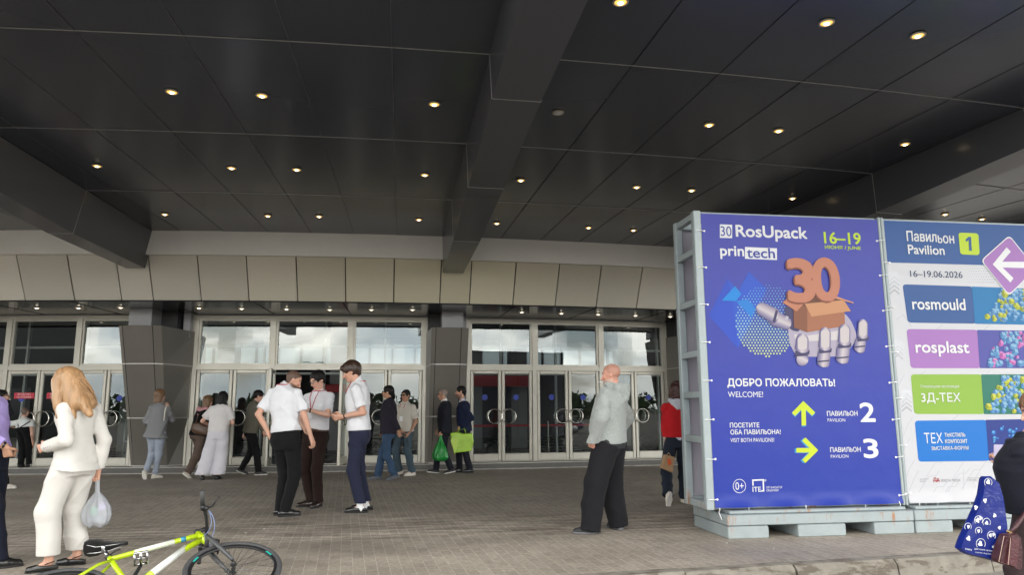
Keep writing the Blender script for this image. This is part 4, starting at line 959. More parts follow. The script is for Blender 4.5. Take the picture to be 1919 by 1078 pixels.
def hand_prims(Wp, d, t, n_, s_, curl, sp=1.0):
    """five-fingered hand: wrist, finger direction, thumb side, palm normal (fingers curl towards it)"""
    pr = []; k = .010*s_
    for i, o in enumerate((.030, .011, -.009, -.027)):
        pr.append(('c', Wp+d*.012*s_+t*o*.55*s_, Wp+d*.088*s_+t*o*s_, .0165*s_, .0145*s_, .014*s_))
    base = [(.030, .074), (.011, .084), (-.009, .077), (-.027, .060)]
    fr = []
    for i, (o, ln) in enumerate(base):
        p = Wp+d*.090*s_+t*o*s_; a = .0; c_ = curl*(1+.12*i); q = []
        for j, fr_ in enumerate((.45, .30, .25)):
            a += c_*(.75 if j == 0 else 1.0); dr = d*math.cos(a)+n_*math.sin(a)+t*(.06*(1.5-i))*sp*(j == 0)
            e = p+dr*ln*fr_*s_; q.append(('c', p, e, (.0098-.0008*j)*s_, (.0092-.001*j)*s_, .003*s_)); p = e
        pr.append(('g', q, .004*s_))
    p = Wp+d*.028*s_+t*.026*s_; e = p+(d*.55+t*.62+n_*(.35+.25*curl))*.045*s_; e2 = e+nrm(d*.95+t*(.15-.3*curl)+n_*(.25+.5*curl))*.034*s_
    pr.append(('g', [('c', p, e, .0155*s_, .0115*s_, .01), ('c', e, e2, .0112*s_, .0088*s_, .004)], .008*s_))
    return pr
SKINS = {'fair': (.56, .31, .22), 'tan': (.42, .23, .15), 'light': (.62, .36, .27), 'pink': (.58, .29, .21)}
def person(label, Y0, s, a, pel, neck, head, arms, feet, top, legs, shoe, hair, skin='fair', fem=False, h=.010, hyaw=0., hpitch=0., ndy=0., zg=0., belly=0., group=None, hroll=0.):
    a_ = R(a); f = V3(math.sin(a_), math.cos(a_), 0); l = V3(-f[1], f[0], 0)
    # pelvis, neck base, head centre from the photo at the person's own depth
    pc = at_xz(pel, Y0, zg+.935*s) if not isinstance(pel, tuple) else at_y(pel[0], pel[1], Y0)
    nk = at_xz(neck, Y0+ndy, zg+1.49*s) if not isinstance(neck, tuple) else at_y(neck[0], neck[1], Y0+ndy); hc = at_y(head[0], head[1], Y0+ndy+(head[2] if len(head) > 2 else 0))
    base = V3(pc[0], Y0, zg); TAB = FEM if fem else MALE
    if belly: TAB = [(t, w_+belly*.5*math.exp(-((t-.3)/.25)**2), d_+belly*math.exp(-((t-.3)/.25)**2), o+belly*.6*math.exp(-((t-.3)/.25)**2)) for t, w_, d_, o in TAB]
    TAB = [(t, w_*s, d_*s, o*s) for t, w_, d_, o in TAB]
    up = nrm(nk-pc); sl = nrm(l+0); sw = (.155 if fem else .178)*s
    sh = {'L': nk-up*.102*s+l*sw, 'R': nk-up*.102*s-l*sw}
    hp = {'L': pc+l*.088*s-UP*.02*s, 'R': pc-l*.088*s-UP*.02*s}
    E, Wr, K, A_, FD, FU = {}, {}, {}, {}, {}, {}
    for k in 'LR':
        ar = arms[k]; T = at_y(ar[0], ar[1], Y0+ar[2]); po = ar[3]; po = l*po[0]+f*po[1]+UP*po[2]
        E[k], Wr[k] = ik(sh[k], T, .30*s, .262*s, po)
        ft = feet[k]; fx, fdy, fyaw, fp, lift = ft[:5]
        g = at_xz(fx, Y0+fdy, zg)                                      # x of the foot near the ground line
        y_ = R(fyaw); fh = V3(math.sin(y_), math.cos(y_), 0); p_ = R(fp); FD[k] = fh*math.cos(p_)-UP*math.sin(p_); FU[k] = UP*math.cos(p_)+fh*math.sin(p_)
        an = V3(g[0], Y0+fdy, zg+lift)+FU[k]*.082*s
        K[k], A_[k] = ik(hp[k], an, .428*s, .420*s, fh*.8+f*.35)
        A_[k] = an
    hy = R(a+hyaw); hf = V3(math.sin(hy), math.cos(hy), 0); hp_ = R(hpitch); hF = hf*math.cos(hp_)-UP*math.sin(hp_); hL = V3(-hf[1], hf[0], 0)
    hU = np.cross(hF, hL)
    if hroll: hL, hU = hL*math.cos(R(hroll))+hU*math.sin(R(hroll)), hU*math.cos(R(hroll))-hL*math.sin(R(hroll))
    HM = np.stack([hL, hF, hU]); H = lambda x, y, z: hc+(hL*x+hF*y+hU*z)*s
    sk = SKINS[skin]
    # ---- bare body
    th = .083 if not fem else .082
    body = [('l', pc, nk, l, l, TAB, -.012, .05)]
    for k in 'LR':
        body += [('g', [('c', nk-up*.05*s, sh[k], .050*s, .046*s, .0), ('c', sh[k], E[k], .047*s, .037*s, .02), ('c', E[k], Wr[k], .039*s, .026*s, .012)], .03),
                 ('g', [('c', hp[k], K[k], (th-.018)*s, .048*s, 0), ('c', K[k], A_[k], .048*s, .034*s, .02), ('c', A_[k], A_[k]+FD[k]*.09*s-FU[k]*.052*s, .029*s, .020*s, .02)], .03)]
    body.append(('c', nk-up*.05*s, hc-hU*.05*s-hF*.012*s, .056*s*(.88 if fem else 1), .050*s*(.88 if fem else 1), .03))
    M = HM
    hd = [('e', H(0, -.014, .030), np.array((.074, .096, .086))*s, M, 0), ('e', H(0, .022, -.035), np.array((.058, .070, .078))*s, M, .03*s), ('e', H(0, .064, -.094), np.array((.026, .022, .018))*s, M, .025*s),
          ('c', H(-.036, .078, .024), H(.036, .078, .024), .012*s, .012*s, .015*s), ('e', H(.036, .062, -.022), np.array((.022, .018, .02))*s, M, .02*s), ('e', H(-.036, .062, -.022), np.array((.022, .018, .02))*s, M, .02*s),
          ('-', [('e', H(.031, .098, .006), np.array((.017, .014, .010))*s, M, 0), ('e', H(-.031, .098, .006), np.array((.017, .014, .010))*s, M, 0)], .008*s),
          ('e', H(.031, .077, .005), np.array((.0125,)*3)*s, M, .002), ('e', H(-.031, .077, .005), np.array((.0125,)*3)*s, M, .002),
          ('g', [('c', H(0, .086, .010), H(0, .112, -.030), .008*s, .012*s, 0), ('c', H(-.012, .096, -.033), H(.012, .096, -.033), .009*s, .009*s, .006)], .008*s),
          ('e', H(0, .086, -.060), np.array((.024, .013, .006))*s, M, .005), ('e', H(0, .085, -.070), np.array((.021, .013, .007))*s, M, .005),
          ('e', H(.076, -.010, -.006), np.array((.010, .020, .031))*s, M, .008*s), ('e', H(-.076, -.010, -.006), np.array((.010, .020, .031))*s, M, .008*s),
          ('c', hc-hU*.07*s-hF*.015*s, nk-up*.03*s, .050*s*(.86 if fem else 1), .056*s*(.86 if fem else 1), .03*s)]
    parts = [(body, h*1.15), (hd, min(h*.62, .0075))]
    for k in 'LR':
        ar = arms[k]; d = nrm(Wr[k]-E[k]); side = l if k == 'L' else -l
        if len(ar) > 5 and ar[5] is not None: d = nrm(d+(l*ar[5][0]+f*ar[5][1]+UP*ar[5][2]))
        t = f+UP*.25; t = t-d*(t@d); t = nrm(t) if np.linalg.norm(t) > .15 else nrm(UP-d*d[2])
        n_ = np.cross(d, t); n_ = n_ if n_@side < 0 else -n_
        parts.append((hand_prims(Wr[k], d, t, n_, s*(.92 if fem else 1), ar[4] if len(ar) > 4 else .35)+[('c', E[k]+(Wr[k]-E[k])*.55, Wr[k]+d*.01, .032*s, .0255*s, .012)], min(.0058, h*.62)))
        if k == 'L': HLd = d
    beard = hair.get('beard'); 
    def colf(V):
        c = np.tile(np.array(sk), (len(V), 1)); q = (V-hc)@HM.T/s
        def mask(m, col, w_=1.): c[m] = c[m]*(1-w_)+np.array(col)*w_
        fr = q[:, 1] > .05
        mask(fr & (np.abs(q[:, 0]) < .024) & (q[:, 2] < -.053) & (q[:, 2] > -.077), (.42, .13, .11), .8)
        mask((np.abs(np.abs(q[:, 0])-.055) < .03) & (q[:, 1] > .03) & (q[:, 2] < -.01) & (q[:, 2] > -.04), (sk[0], sk[1]*.8, sk[2]*.75), .5)
        mask(fr & (np.abs(np.abs(q[:, 0])-.033) < .021) & (np.abs(q[:, 2]-.028) < .0065), hair.get('brow', (.05, .03, .02)), .85)
        for sg in (1, -1):
            e = np.sqrt((q[:, 0]-sg*.031)**2+(q[:, 2]-.005)**2); m = (q[:, 1] > .074) & (e < .0125); mask(m, (.62, .58, .55)); mask(m & (e < .007), (.03, .02, .015))
        if beard is not None:
            m = (q[:, 1] > -.02) & (q[:, 2] < -.045) & (q[:, 2] > -.13) & ~((np.abs(q[:, 0]) < .02) & (q[:, 2] > -.077)); mask(m, beard, hair.get('bw', .75))
        if hair.get('crop') is not None:                              # cropped hair shows as colour on the scalp
            m = (q[:, 2] > .012+np.maximum(0, q[:, 1])*1.25) & (np.sqrt((q**2).sum(1)) < .2) & (q[:, 2] > -.06) | ((q[:, 1] < -.03) & (q[:, 2] > -.07) & (np.abs(q[:, 0]) < .08) & (q[:, 2] < .1)); mask(m, hair['crop'], .85)
        return c
    o = mesh_obj('person', parts, SKIN, None, base, colf); tag(o, label, 'person', group)
    # ---- upper garment
    if top:
        e = top.get('ease', .016)*1.0; hem = top.get('hem', -.03); pr = []
        tt = [(t, w_, d_, o_) for t, w_, d_, o_ in TAB]
        if top.get('boxy'):
            b_ = top['boxy']; tt = [(t, max(w_, b_*s*(.98 if t < .75 else 0)) if t < .76 else w_, max(d_, b_*.70*s) if t < .6 else d_, o_) for t, w_, d_, o_ in tt]
        lowt = hem-.10; low = [r for r in tt if r[0] > lowt]; w0 = float(np.interp(lowt, [r[0] for r in tt], [r[1] for r in tt])); fl = top.get('flare', 0)*s
        if lowt < -.24: low = [(lowt, tt[1][1]+fl, tt[1][2]+fl*.8, tt[1][3])]+[(-.15, tt[1][1]+fl*.6, tt[1][2]+fl*.5, tt[1][3])]+[r for r in tt if r[0] > -.1]
        else: low = [(lowt, w0+fl, float(np.interp(lowt, [r[0] for r in tt], [r[2] for r in tt]))+fl*.8, 0)]+low
        cutn = top.get('hemtilt', (0, 0)); hv = nrm(-up+l*cutn[0]+f*cutn[1])
        pr.append(('l', pc, nk, l, l, low, e, 0))
        if fem and top.get('bust', 1): pr += [('e', pc+(nk-pc)*.66+l*q*.065*s+f*.085*s, np.array((.062, .058, .062))*s, np.stack([l, f, UP]), .05) for q in (1, -1)]
        for k in 'LR':
            sr = top.get('sr', (.062, .056, .046)); sd = nrm(E[k]-sh[k]); fd = nrm(Wr[k]-E[k])
            cl = top.get('cap', 0)
            q = [('c', nk-up*.040*s, sh[k], .042*s+e*.35, .050*s+e*.4, 0), ('c', sh[k], E[k], (.052*s+e*.5)*.5+sr[0]*s*.5, sr[1]*s, .03)]
            if top['sleeve'] == 'long': q += [('c', E[k], Wr[k]-fd*.0, sr[1]*s, sr[2]*s, .02), ('x', Wr[k]-fd*top.get('cuff', .015), fd)]
            else: 
                cutp = sh[k]+sd*.30*s*top.get('slen', .72); q = [q[0], ('c', sh[k], cutp+sd*.05, (.052*s+e*.5)*.6+sr[0]*s*.4, sr[0]*s, .03), ('x', cutp, sd)]
            if top.get('fold'): q.insert(2, ('f', creases(top['fold']*1.0, 24, 2.+Y0, 1.4)))
            pr.append(('g', q, .028))
        if top.get('collar'): pr.append(('g', [('c', nk-up*.02*s, nk+nrm(hc-nk)*.05*s-hF*.004, .068*s*(.9 if fem else 1), .060*s*(.9 if fem else 1), 0), ('x', nk+nrm(hc-nk)*.042*s-hf*.01, nrm(hc-nk-hf*.25*np.linalg.norm(hc-nk)*-1))], .012))
        else: pr.append(('x', nk+up*.012*s+f*.0, nrm(up+f*.35)))
        if top.get('hood'):
            pr.append(('g', [('e', nk-f*.085*s-up*.035*s, np.array((.125, .062, .085))*s, np.stack([l, f, UP]), 0), ('c', nk+l*.085*s+f*.03*s+up*.01*s, nk+l*.03*s-f*.135*s+up*.0*s, .034*s, .046*s, .03), ('c', nk-l*.085*s+f*.03*s+up*.01*s, nk-l*.03*s-f*.135*s+up*.0*s, .034*s, .046*s, .03), ('c', nk-f*.12*s-up*.06*s, nk-f*.15*s-up*.135*s, .075*s, .035*s, .03), ('-', [('e', nk-f*.075*s+up*.05*s, np.array((.07, .06, .05))*s, np.stack([l, f, UP]), 0)], .02)], .012))
        pr.append(('f', creases(top.get('fold', .004)*1.5, top.get('ff', 13)*1.2, Y0*1.7, .8))); pr.append(('f', folds(top.get('fold', .004)*.4, top.get('ff', 13), Y0, .8)))
        pr.append(('x', pc+(nk-pc)*hem, hv))
        tm = mesh_obj(top['name'], [(pr, h)], top['mat'], o)
        if top.get('shirt'):                                          # shirt collar showing above a jacket
            q = [('c', nk-up*.03*s, nk+nrm(hc-nk)*.052*s, .064*s, .056*s, 0), ('x', nk+nrm(hc-nk)*.046*s, nrm(hc-nk))]
            if top['shirt'] != 'plain': q.append(('c', nk-up*.02*s+f*.06*s, nk-up*.20*s+f*.128*s, .030*s, .018*s, .02))
            mesh_obj('shirt', [(q, h*.7)], top['smat'], o)
        if top.get('under'):                                          # tee hanging below the hem
            um = [('l', pc, nk, l, l, low, e*.35, 0), ('x', pc+(nk-pc)*top['under'][0], hv), ('x', pc+(nk-pc)*(hem+.12), up)]
            mesh_obj('tee_shirt', [(um, h)], top['under'][1], o)
    # ---- trousers
    if legs:
        wst = legs.get('waist', .13); r0_, r1_, r2_ = legs['r']; pr = [('l', pc, nk, l, l, [(t, w_, d_, o_) for t, w_, d_, o_ in TAB if t < .45], legs.get('ease', .008), 0)]
        pr += [('e', pc+l*q*.075*s-f*.055*s-up*.045*s, np.array((.085, .075, .10))*s, np.stack([l, f, UP]), .05) for q in (1, -1)]
        for k in 'LR':
            hd_ = nrm(K[k]-A_[k]); hem = A_[k]+hd_*(legs.get('hem', -.02))
            if legs.get('level'): hem = A_[k]*1; hem[2] = hem[2]+legs['hem']; hn = -UP
            else: hn = -hd_
            q = [('c', hp[k]-UP*.03*s, K[k], r0_*s, r1_*s, 0), ('c', K[k], A_[k]-hd_*.12, r1_*s, r2_*s*(1+.0), .03)]
            q.append(('f', creases(legs.get('fold', .004)*1.7, legs.get('ff', 15)*1.15, Y0+(1 if k == 'L' else 4), 1.)))
            q.append(('x', hem, hn)); pr.append(('g', q, .022))
        pr.append(('f', folds(.002, 11, Y0))); pr.append(('x', pc+(nk-pc)*wst, up))
        mesh_obj(legs.get('name', 'trousers'), [(pr, h)], legs['mat'], o)
        if legs.get('belt'):
            q = [('l', pc, nk, l, l, [(t, w_, d_, o_) for t, w_, d_, o_ in TAB if t < .45], legs.get('ease', .008)+.006, 0), ('x', pc+(nk-pc)*wst, up), ('x', pc+(nk-pc)*(wst-.068), -up)]
            mesh_obj('belt', [(q, h*.8)], legs['belt'], o)
    # ---- shoes
    for k in 'LR':
        an, fd, fu = A_[k], FD[k], FU[k]; lt = np.cross(fu, fd); z0 = an-fu*.082*s; sc = s*(.92 if fem else 1.)
        lo_ = shoe.get('low', False)
        pr = [('c', z0-fd*.045*sc+fu*.040*sc, z0+fd*.06*sc+fu*.042*sc, .038*sc, .040*sc, 0, lt, 1.0), ('c', z0+fd*.05*sc+fu*.036*sc, z0+fd*.150*sc+fu*.026*sc, .043*sc, .034*sc, .03), ]
        if not lo_: pr.append(('c', z0+fu*.045*sc-fd*.012*sc, z0+fu*.092*sc-fd*.012*sc, .042*sc, .036*sc, .03))
        pr.append(('x', z0+fu*(.016)*sc, -fu)); pr.append(('x', z0+fu*(.098 if not lo_ else .056)*sc-fd*.0, nrm(fu+fd*(.0 if not lo_ else -.12))))
        so_ = mesh_obj('shoe', [(pr, min(h*.8, .008))], shoe['mat'], o)
        pr = [('c', z0-fd*.048*sc+fu*.012*sc, z0+fd*.06*sc+fu*.012*sc, .040*sc, .041*sc, 0, fu, .6), ('c', z0+fd*.05*sc+fu*.012*sc, z0+fd*.155*sc+fu*.014*sc, .046*sc, .036*sc, .02, fu, .6), ('x', z0, -fu), ('x', z0+fu*shoe.get('st', .024)*sc, fu)]
        mesh_obj('sole', [(pr, min(h*.8, .008))], shoe['sole'], so_)
        if shoe.get('sock'):
            mesh_obj('sock', [([('c', an-fu*.035*s, an+nrm(K[k]-an)*.10*s, .041*s, .040*s, 0), ('c', an-fu*.035*s, an-fu*.045*s+fd*.07*s, .036*s, .030*s, .02)], h*.8)], shoe['sock'], o)
    # ---- hair
    st = hair.get('style')
    if st:
        cut_face = ('-', [('e', H(0, .10, -.030), np.array((.078, .078, .092 if not hair.get('fringe') else .075))*s, M, 0)], .006)
        T = hair.get('thick', .012)
        pr = [('e', H(0, -.018, .034), (np.array((.076, .098, .088))+T)*s, M, 0)]
        if st == 'short': pr += [('c', H(0, -.075, .0), H(0, -.072, -.055), .05*s, .035*s, .03), cut_face, ('x', H(0, 0, -.062), nrm(-hU+hF*.55)), ('-', [('e', H(.09, .03, -.055), np.array((.04, .07, .065))*s, M, 0), ('e', H(-.09, .03, -.055), np.array((.04, .07, .065))*s, M, 0)], .004)]
        if st == 'short' and hair.get('fringe'): pr.insert(1, ('c', H(.04, .075, .075), H(-.04, .08, .072), .032*s, .030*s, .02))
        if st == 'bob': pr += [('c', H(.045, -.03, .0), H(.055, -.035, -.115), .055*s, .045*s, .03), ('c', H(-.045, -.03, .0), H(-.055, -.035, -.115), .055*s, .045*s, .03), ('c', H(0, -.06, 0), H(0, -.065, -.13), .06*s, .05*s, .03), cut_face]
        if st == 'long':
            for (x, y, z, x2, y2, z2, ra, rb) in hair['locks']: pr.append(('c', H(x, y, z), H(x2, y2, z2), ra*s, rb*s, .028))
            pr.append(cut_face)
        pr.append(('f', folds(hair.get('wave', .003), hair.get('hf', 60), 1., hair.get('hz', .25))))
        mesh_obj('hair', [(pr, min(h*.75, .008))], hair['mat'], o)
    info = dict(o=o, H=H, hL=hL, hF=hF, hU=hU, Wr=Wr, E=E, sh=sh, nk=nk, pc=pc, f=f, l=l, up=up, s=s, hc=hc, A=A_, hf=hf, TAB=TAB)
    return info
def glasses(P, dark):
    m = MB(); H = P['H']
    fr = mat('glasses_frame', (.02, .018, .016), .3)
    for sg in (1, -1):
        m.tube([H(sg*.033+.022*math.cos(t), .108, .006+.017*math.sin(t)) for t in np.linspace(0, 2*math.pi, 13)[:-1]], .0028, 5, closed=True)
        m.tube([H(sg*.055, .106, .012), H(sg*.076, .06, .012), H(sg*.080, -.01, .008)], .0028, 5)
        if dark: m.poly([H(sg*.033+.021*math.cos(t), .108, .005+.018*math.sin(t)) for t in np.linspace(0, 2*math.pi, 13)[:-1]])
    m.tube([H(-.012, .110, .010), H(.012, .110, .010)], .0025, 5)
    m.build('sunglasses' if dark else 'glasses', mat('sunglass_lens', (.008, .008, .008), .45, spec=.2) if dark else fr, P['o'])
def lanyard(P, m_, badge=False, drop=.28):
    s, nk, f, l, up = P['s'], P['nk'], P['f'], P['l'], P['up']; m = MB(); pts = []
    for t in np.linspace(-math.pi, math.pi, 17)[:-1]:
        back = (1-math.cos(t))/2                                       # 0 front .. 1 back
        fwd = .090*math.cos(t)-.002; hgt = .018*back-.012
        pts.append(nk+l*(.078*math.sin(t))*s+f*fwd*s+up*hgt*s)
    m.tube(pts, .0062, 6, closed=True)
    ch = nk-up*drop*s+f*.150*s
    for sg in (1, -1): m.tube([nk+l*sg*.055*s+f*.078*s-up*.012*s, nk+l*sg*.045*s+f*.135*s-up*.10*s, ch], .0052, 6)
    o = m.build('lanyard', m_, P['o'], smooth=True)
    if badge:
        m = MB(); 
        c = ch-up*.05*s+f*.01; m.loft([[c+l*x*s+up*z*s+f*y for x, z in ((-.035, -.05), (.035, -.05), (.035, .05), (-.035, .05))] for y in (0, .004)]); m.build('badge', mat('badge_card', (.7, .7, .72), .3), o)
def watch(P, k, m_, out=.03):
    E, Wp = P['E'][k], P['Wr'][k]; d = nrm(Wp-E); c = Wp-d*out; m = MB(); m.lathe([(.0285*P['s'], -.009), (.031*P['s'], -.006), (.031*P['s'], .006), (.0285*P['s'], .009)], c, d, 14); m.build('watch', m_, P['o'], smooth=True)
# ------------------------------------------------------------------ people
white_polo = cloth_mat('white_polo_cotton', (.67, .67, .70)); white_suit = cloth_mat('white_suit_cloth', (.58, .555, .52), bs=300, bump=.2)
black_cl = cloth_mat('black_trouser_cloth', (.008, .008, .009)); brown_cl = cloth_mat('dark_brown_cloth', (.020, .011, .009)); navy_cl = cloth_mat('navy_chino_cloth', (.020, .023, .046))
blk_leather = mat('black_leather', (.012, .012, .012), .22, spec=.6); sole_blk = mat('black_rubber', (.02, .02, .02), .7); sole_wh = mat('white_rubber', (.62, .60, .56), .6); sole_gr = mat('grey_rubber', (.12, .12, .13), .7)
red_l = mat('red_lanyard', (.45, .02, .05), .6); hair_bk = mat('black_hair', (.007, .006, .006), .55, bump=.6, bscale=70, stretch=(1, 1, .15), spec=.25); hair_br = mat('brown_hair', (.035, .017, .010), .42, bump=.6, bscale=70, stretch=(1, 1, .15))
hair_bl = mat('blonde_hair', (.36, .205, .095), .38, bump=1.0, bscale=75, stretch=(1, 1, .07), var=.28, vscale=28, spec=.55); hair_lb = mat('light_brown_hair', (.16, .085, .04), .45, bump=.8, bscale=70, stretch=(1, 1, .12), var=.3, vscale=30); hair_dr = mat('dark_red_brown_hair', (.045, .014, .011), .4, bump=1., bscale=60, var=.3, vscale=30)
denim = cloth_mat('blue_denim', (.034, .062, .112), var=.18); denim_d = cloth_mat('dark_denim', (.018, .023, .036), var=.12); denim_l = cloth_mat('pale_denim', (.30, .335, .40), var=.12); denim_g = cloth_mat('teal_denim', (.05, .075, .095), var=.18)
SHB = dict(mat=blk_leather, sole=sole_blk, st=.02)
HR = lambda **k: k
SPEC_POLO = dict(name='polo_shirt', mat=white_polo, sleeve='short', slen=.78, sr=(.066, .072, .05), ease=.018, collar=True, fold=.0075, ff=12)
p = person('man in white polo and black trousers seen from behind, left of the group of three', 9.95, 1.045, 24, 536, (532, 722), (550, 713, .06),
    {'L': (503, 812, .02, (.6, -.6, 0), .4), 'R': (583, 820, -.06, (-.5, -.7, 0), .55)}, {'L': (525, .12, 60, 0, 0), 'R': (534, -.04, 72, 0, 0)},
    dict(SPEC_POLO, hem=.10, flare=.012), dict(mat=black_cl, r=(.098, .078, .064), hem=-.035, waist=.17, fold=.005), SHB,
    HR(crop=(.035, .024, .018), beard=(.07, .04, .03), bw=.8), 'fair', h=.0085, hyaw=48, hpitch=32, ndy=.04, group='staff in white polo shirts')
lanyard(p, red_l)
p = person('man in glasses, white polo and dark brown trousers, in the middle of the trio', 10.85, 1.04, -152, 591, (598, 732), (595, 713, -.05),
    {'L': (577, 769, -.36, (1., -.5, -.45), .7), 'R': (572, 806, -.12, (-.8, -.4, -.2), .5)}, {'R': (582, .0, -98, 0, 0), 'L': (596, -.06, -160, 0, 0)},
    dict(SPEC_POLO, hem=.135, flare=.02), dict(mat=brown_cl, r=(.096, .074, .060), hem=-.02, waist=.17, belt=mat('brown_belt', (.06, .03, .02), .4)), dict(mat=mat('dark_brown_leather', (.02, .012, .01), .25), sole=sole_blk, st=.02),
    HR(style='short', mat=hair_bk, thick=.014), 'light', h=.009, hyaw=18, hpitch=24, ndy=-.05, group='staff in white polo shirts')
glasses(p, False); lanyard(p, red_l, True); watch(p, 'L', blk_leather)
p = person('tall young man in white polo, navy trousers and white socks at right of trio', 10.2, 1.10, -84, 672, (671, 716), (658, 697, 0),
    {'L': (642, 781, -.20, (.35, -1, -.5), .75), 'R': (641, 783, .10, (-.35, -1, -.4), .75)}, {'L': (676, -.10, -90, 0, 0), 'R': (686, .16, -84, 0, 0)},
    dict(SPEC_POLO, hem=.03, flare=.022, ease=.024), dict(mat=navy_cl, r=(.094, .074, .060), level=1, hem=.03, waist=.12, fold=.006), dict(mat=blk_leather, sole=sole_blk, st=.02, low=True, sock=mat('white_sock', (.75, .75, .75), .9)),
    HR(style='short', mat=hair_br, thick=.020, fringe=True), 'fair', h=.0085, hyaw=-2, hpitch=24, group='staff in white polo shirts')
lanyard(p, red_l); watch(p, 'L', blk_leather)
BLONDE = person('woman with long blonde hair in white trouser suit holding a plastic bag', 6.95, .965, -66, 139, (150, 746), (126, 718, -.02),
    {'L': (86, 838, -.12, (.3, -1, -.6), .75), 'R': (184, 880, .14, (-.5, -.8, 0), 1.0)}, {'L': (90, -.05, -112, 0, 0), 'R': (143, .20, -94, 0, 0)},
    dict(name='jacket', mat=white_suit, sleeve='long', sr=(.068, .060, .052), ease=.013, hem=-.15, flare=.042, fold=.0085, ff=11, cuff=.0, hemtilt=(0, .12)),
    dict(mat=white_suit, r=(.110, .098, .088), level=1, hem=.055, waist=.13, fold=.010, ff=10), dict(mat=blk_leather, sole=sole_blk, st=.012, low=True),
    HR(style='long', mat=hair_bl, thick=.012, wave=.002, hf=85, hz=.12, locks=[(.05, .03, .0, .085, .125, -.27, .05, .024), (.035, .05, .05, .075, .09, -.18, .05, .045), (.03, -.05, .03, .06, -.07, -.24, .08, .062), (-.03, -.06, .03, -.04, -.10, -.26, .075, .06), (.03, -.07, -.12, .045, -.125, -.38, .07, .030), (.01, -.06, 0, .02, -.05, -.2, .08, .08), (.05, -.02, -.1, .085, .0, -.34, .06, .030)]), 'fair', True, h=.0075, hyaw=-6, hpitch=28, group=None)
m = MB(); H_ = BLONDE['H']; rs_ = np.random.default_rng(5)      # loose strands over the hair mass
for k in range(230):
    th_ = rs_.uniform(.15*math.pi, 1.85*math.pi) if k % 3 else rs_.uniform(.2*math.pi, .55*math.pi); side_ = math.sin(th_); back_ = -math.cos(th_)   # th 0 = front
    ln_ = rs_.uniform(.22, .40)*(.75 if back_ < -.3 else 1); pts = []
    for t in np.linspace(0, 1, 9):
        if t < .3:
            a_ = t/.3*1.25; x_, y_, z_ = side_*.088*math.sin(a_)+.012*side_, -.018+back_*-.0-.108*back_*math.sin(a_), .034+.108*math.cos(a_)
        else:
            u_ = (t-.3)/.7; x_, y_, z_ = side_*(.094+.004*u_)*.98, -.018-.106*back_*(1-.15*u_)+.10*u_*(1 if back_ < .2 else .15)-.10*u_*max(0, back_), .068-ln_*u_
        w_ = .006*math.sin(7*t+k); pts.append(H_(x_+w_, y_+w_*.6, z_))
    m.tube(pts, [.0042]*6+[.0034, .0024, .0008], 5)
m.build('hair_strands', hair_bl, BLONDE['o'], smooth=True)
m = MB(); E_, Wr_ = BLONDE['E']['L'], BLONDE['Wr']['L']; dd = nrm(Wr_-E_)
for k in range(4):
    c = Wr_-dd*(.022+.024*k)+V3(.0, -.052, -.012); m.lathe([(.003, -.002), (.0085, 0), (.007, .004), (.001, .005)], c, (0.1, -1, -.1), 10)
m.build('cuff_button', mat('navy_button', (.02, .022, .05), .3), BLONDE['o'], smooth=True)
for k in 'LR':
    m = MB(); an = BLONDE['A'][k]; m.tube([an+V3(.036*math.cos(t), .036*math.sin(t), -.012+.012*math.cos(t)) for t in np.linspace(0, 6.283, 15)[:-1]], .0045, 6, closed=True); m.build('ankle_strap', blk_leather, BLONDE['o'], smooth=True)
grey_hd = None
def heather():
    m = mat('grey_heather_knit', (.42, .455, .43), .95, bump=.9, bscale=190, sheen=.3, spec=.2); t = m.node_tree; n = t.nodes; l = t.links
    tc = n.new('ShaderNodeTexCoord'); z = n.new('ShaderNodeTexNoise'); z.inputs['Scale'].default_value = 120; z.inputs['Detail'].default_value = 5; l.new(tc.outputs['Object'], z.inputs['Vector'])
    r = n.new('ShaderNodeValToRGB'); r.color_ramp.elements[0].position = .38; r.color_ramp.elements[0].color = (.26, .28, .268, 1); r.color_ramp.elements[1].position = .58; r.color_ramp.elements[1].color = (.40, .425, .408, 1)
    l.new(z.outputs['Fac'], r.inputs[0]); l.new(r.outputs[0], n['Principled BSDF'].inputs['Base Color']); return m
char_cl = cloth_mat('charcoal_trouser_cloth', (.012, .0115, .014)); char_t = cloth_mat('charcoal_tee', (.035, .037, .04))
p = person('bald man in grey hooded knit top and loose dark trousers standing with hand in pocket', 8.05, 1.03, -48, 1142, (1149, 724), (1145, 703, .02),
    {'L': (1109, 826, -.15, (.9, -.6, 0), 1.1, (-.9, .1, -.6)), 'R': (1150, 822, .30, (-.7, -.4, 0), 1.1, (.6, .2, -.4))}, {'L': (1107, -.10, -82, 0, 0), 'R': (1158, .14, -18, 0, 0)},
    dict(name='hooded_top', mat=heather(), sleeve='long', sr=(.088, .082, .058), ease=.026, boxy=.205, hem=-.02, flare=.0, collar=False, hood=True, fold=.010, ff=10, cuff=-.045, under=(-.13, char_t), hemtilt=(-.12, 0)),
    dict(mat=char_cl, r=(.140, .124, .106), hem=-.055, waist=.05, fold=.009, ff=9), dict(mat=mat('black_mesh_shoe', (.02, .02, .022), .7), sole=sole_gr, st=.030),
    HR(crop=(.40, .21, .155), beard=(.50, .42, .37), bw=.6, brow=(.3, .2, .17)), 'pink', h=.0085, hyaw=-12, hpitch=10, belly=.05, ndy=.0)
m = MB(); m.tube([p['H'](-.01, .105, -.06), p['H'](-.005, .165, -.045)], .0045, 6); m.build('cigarette', mat('cigarette_paper', (.8, .8, .78), .8), p['o'])
gj = cloth_mat('grey_blazer_cloth', (.205, .21, .215)); 
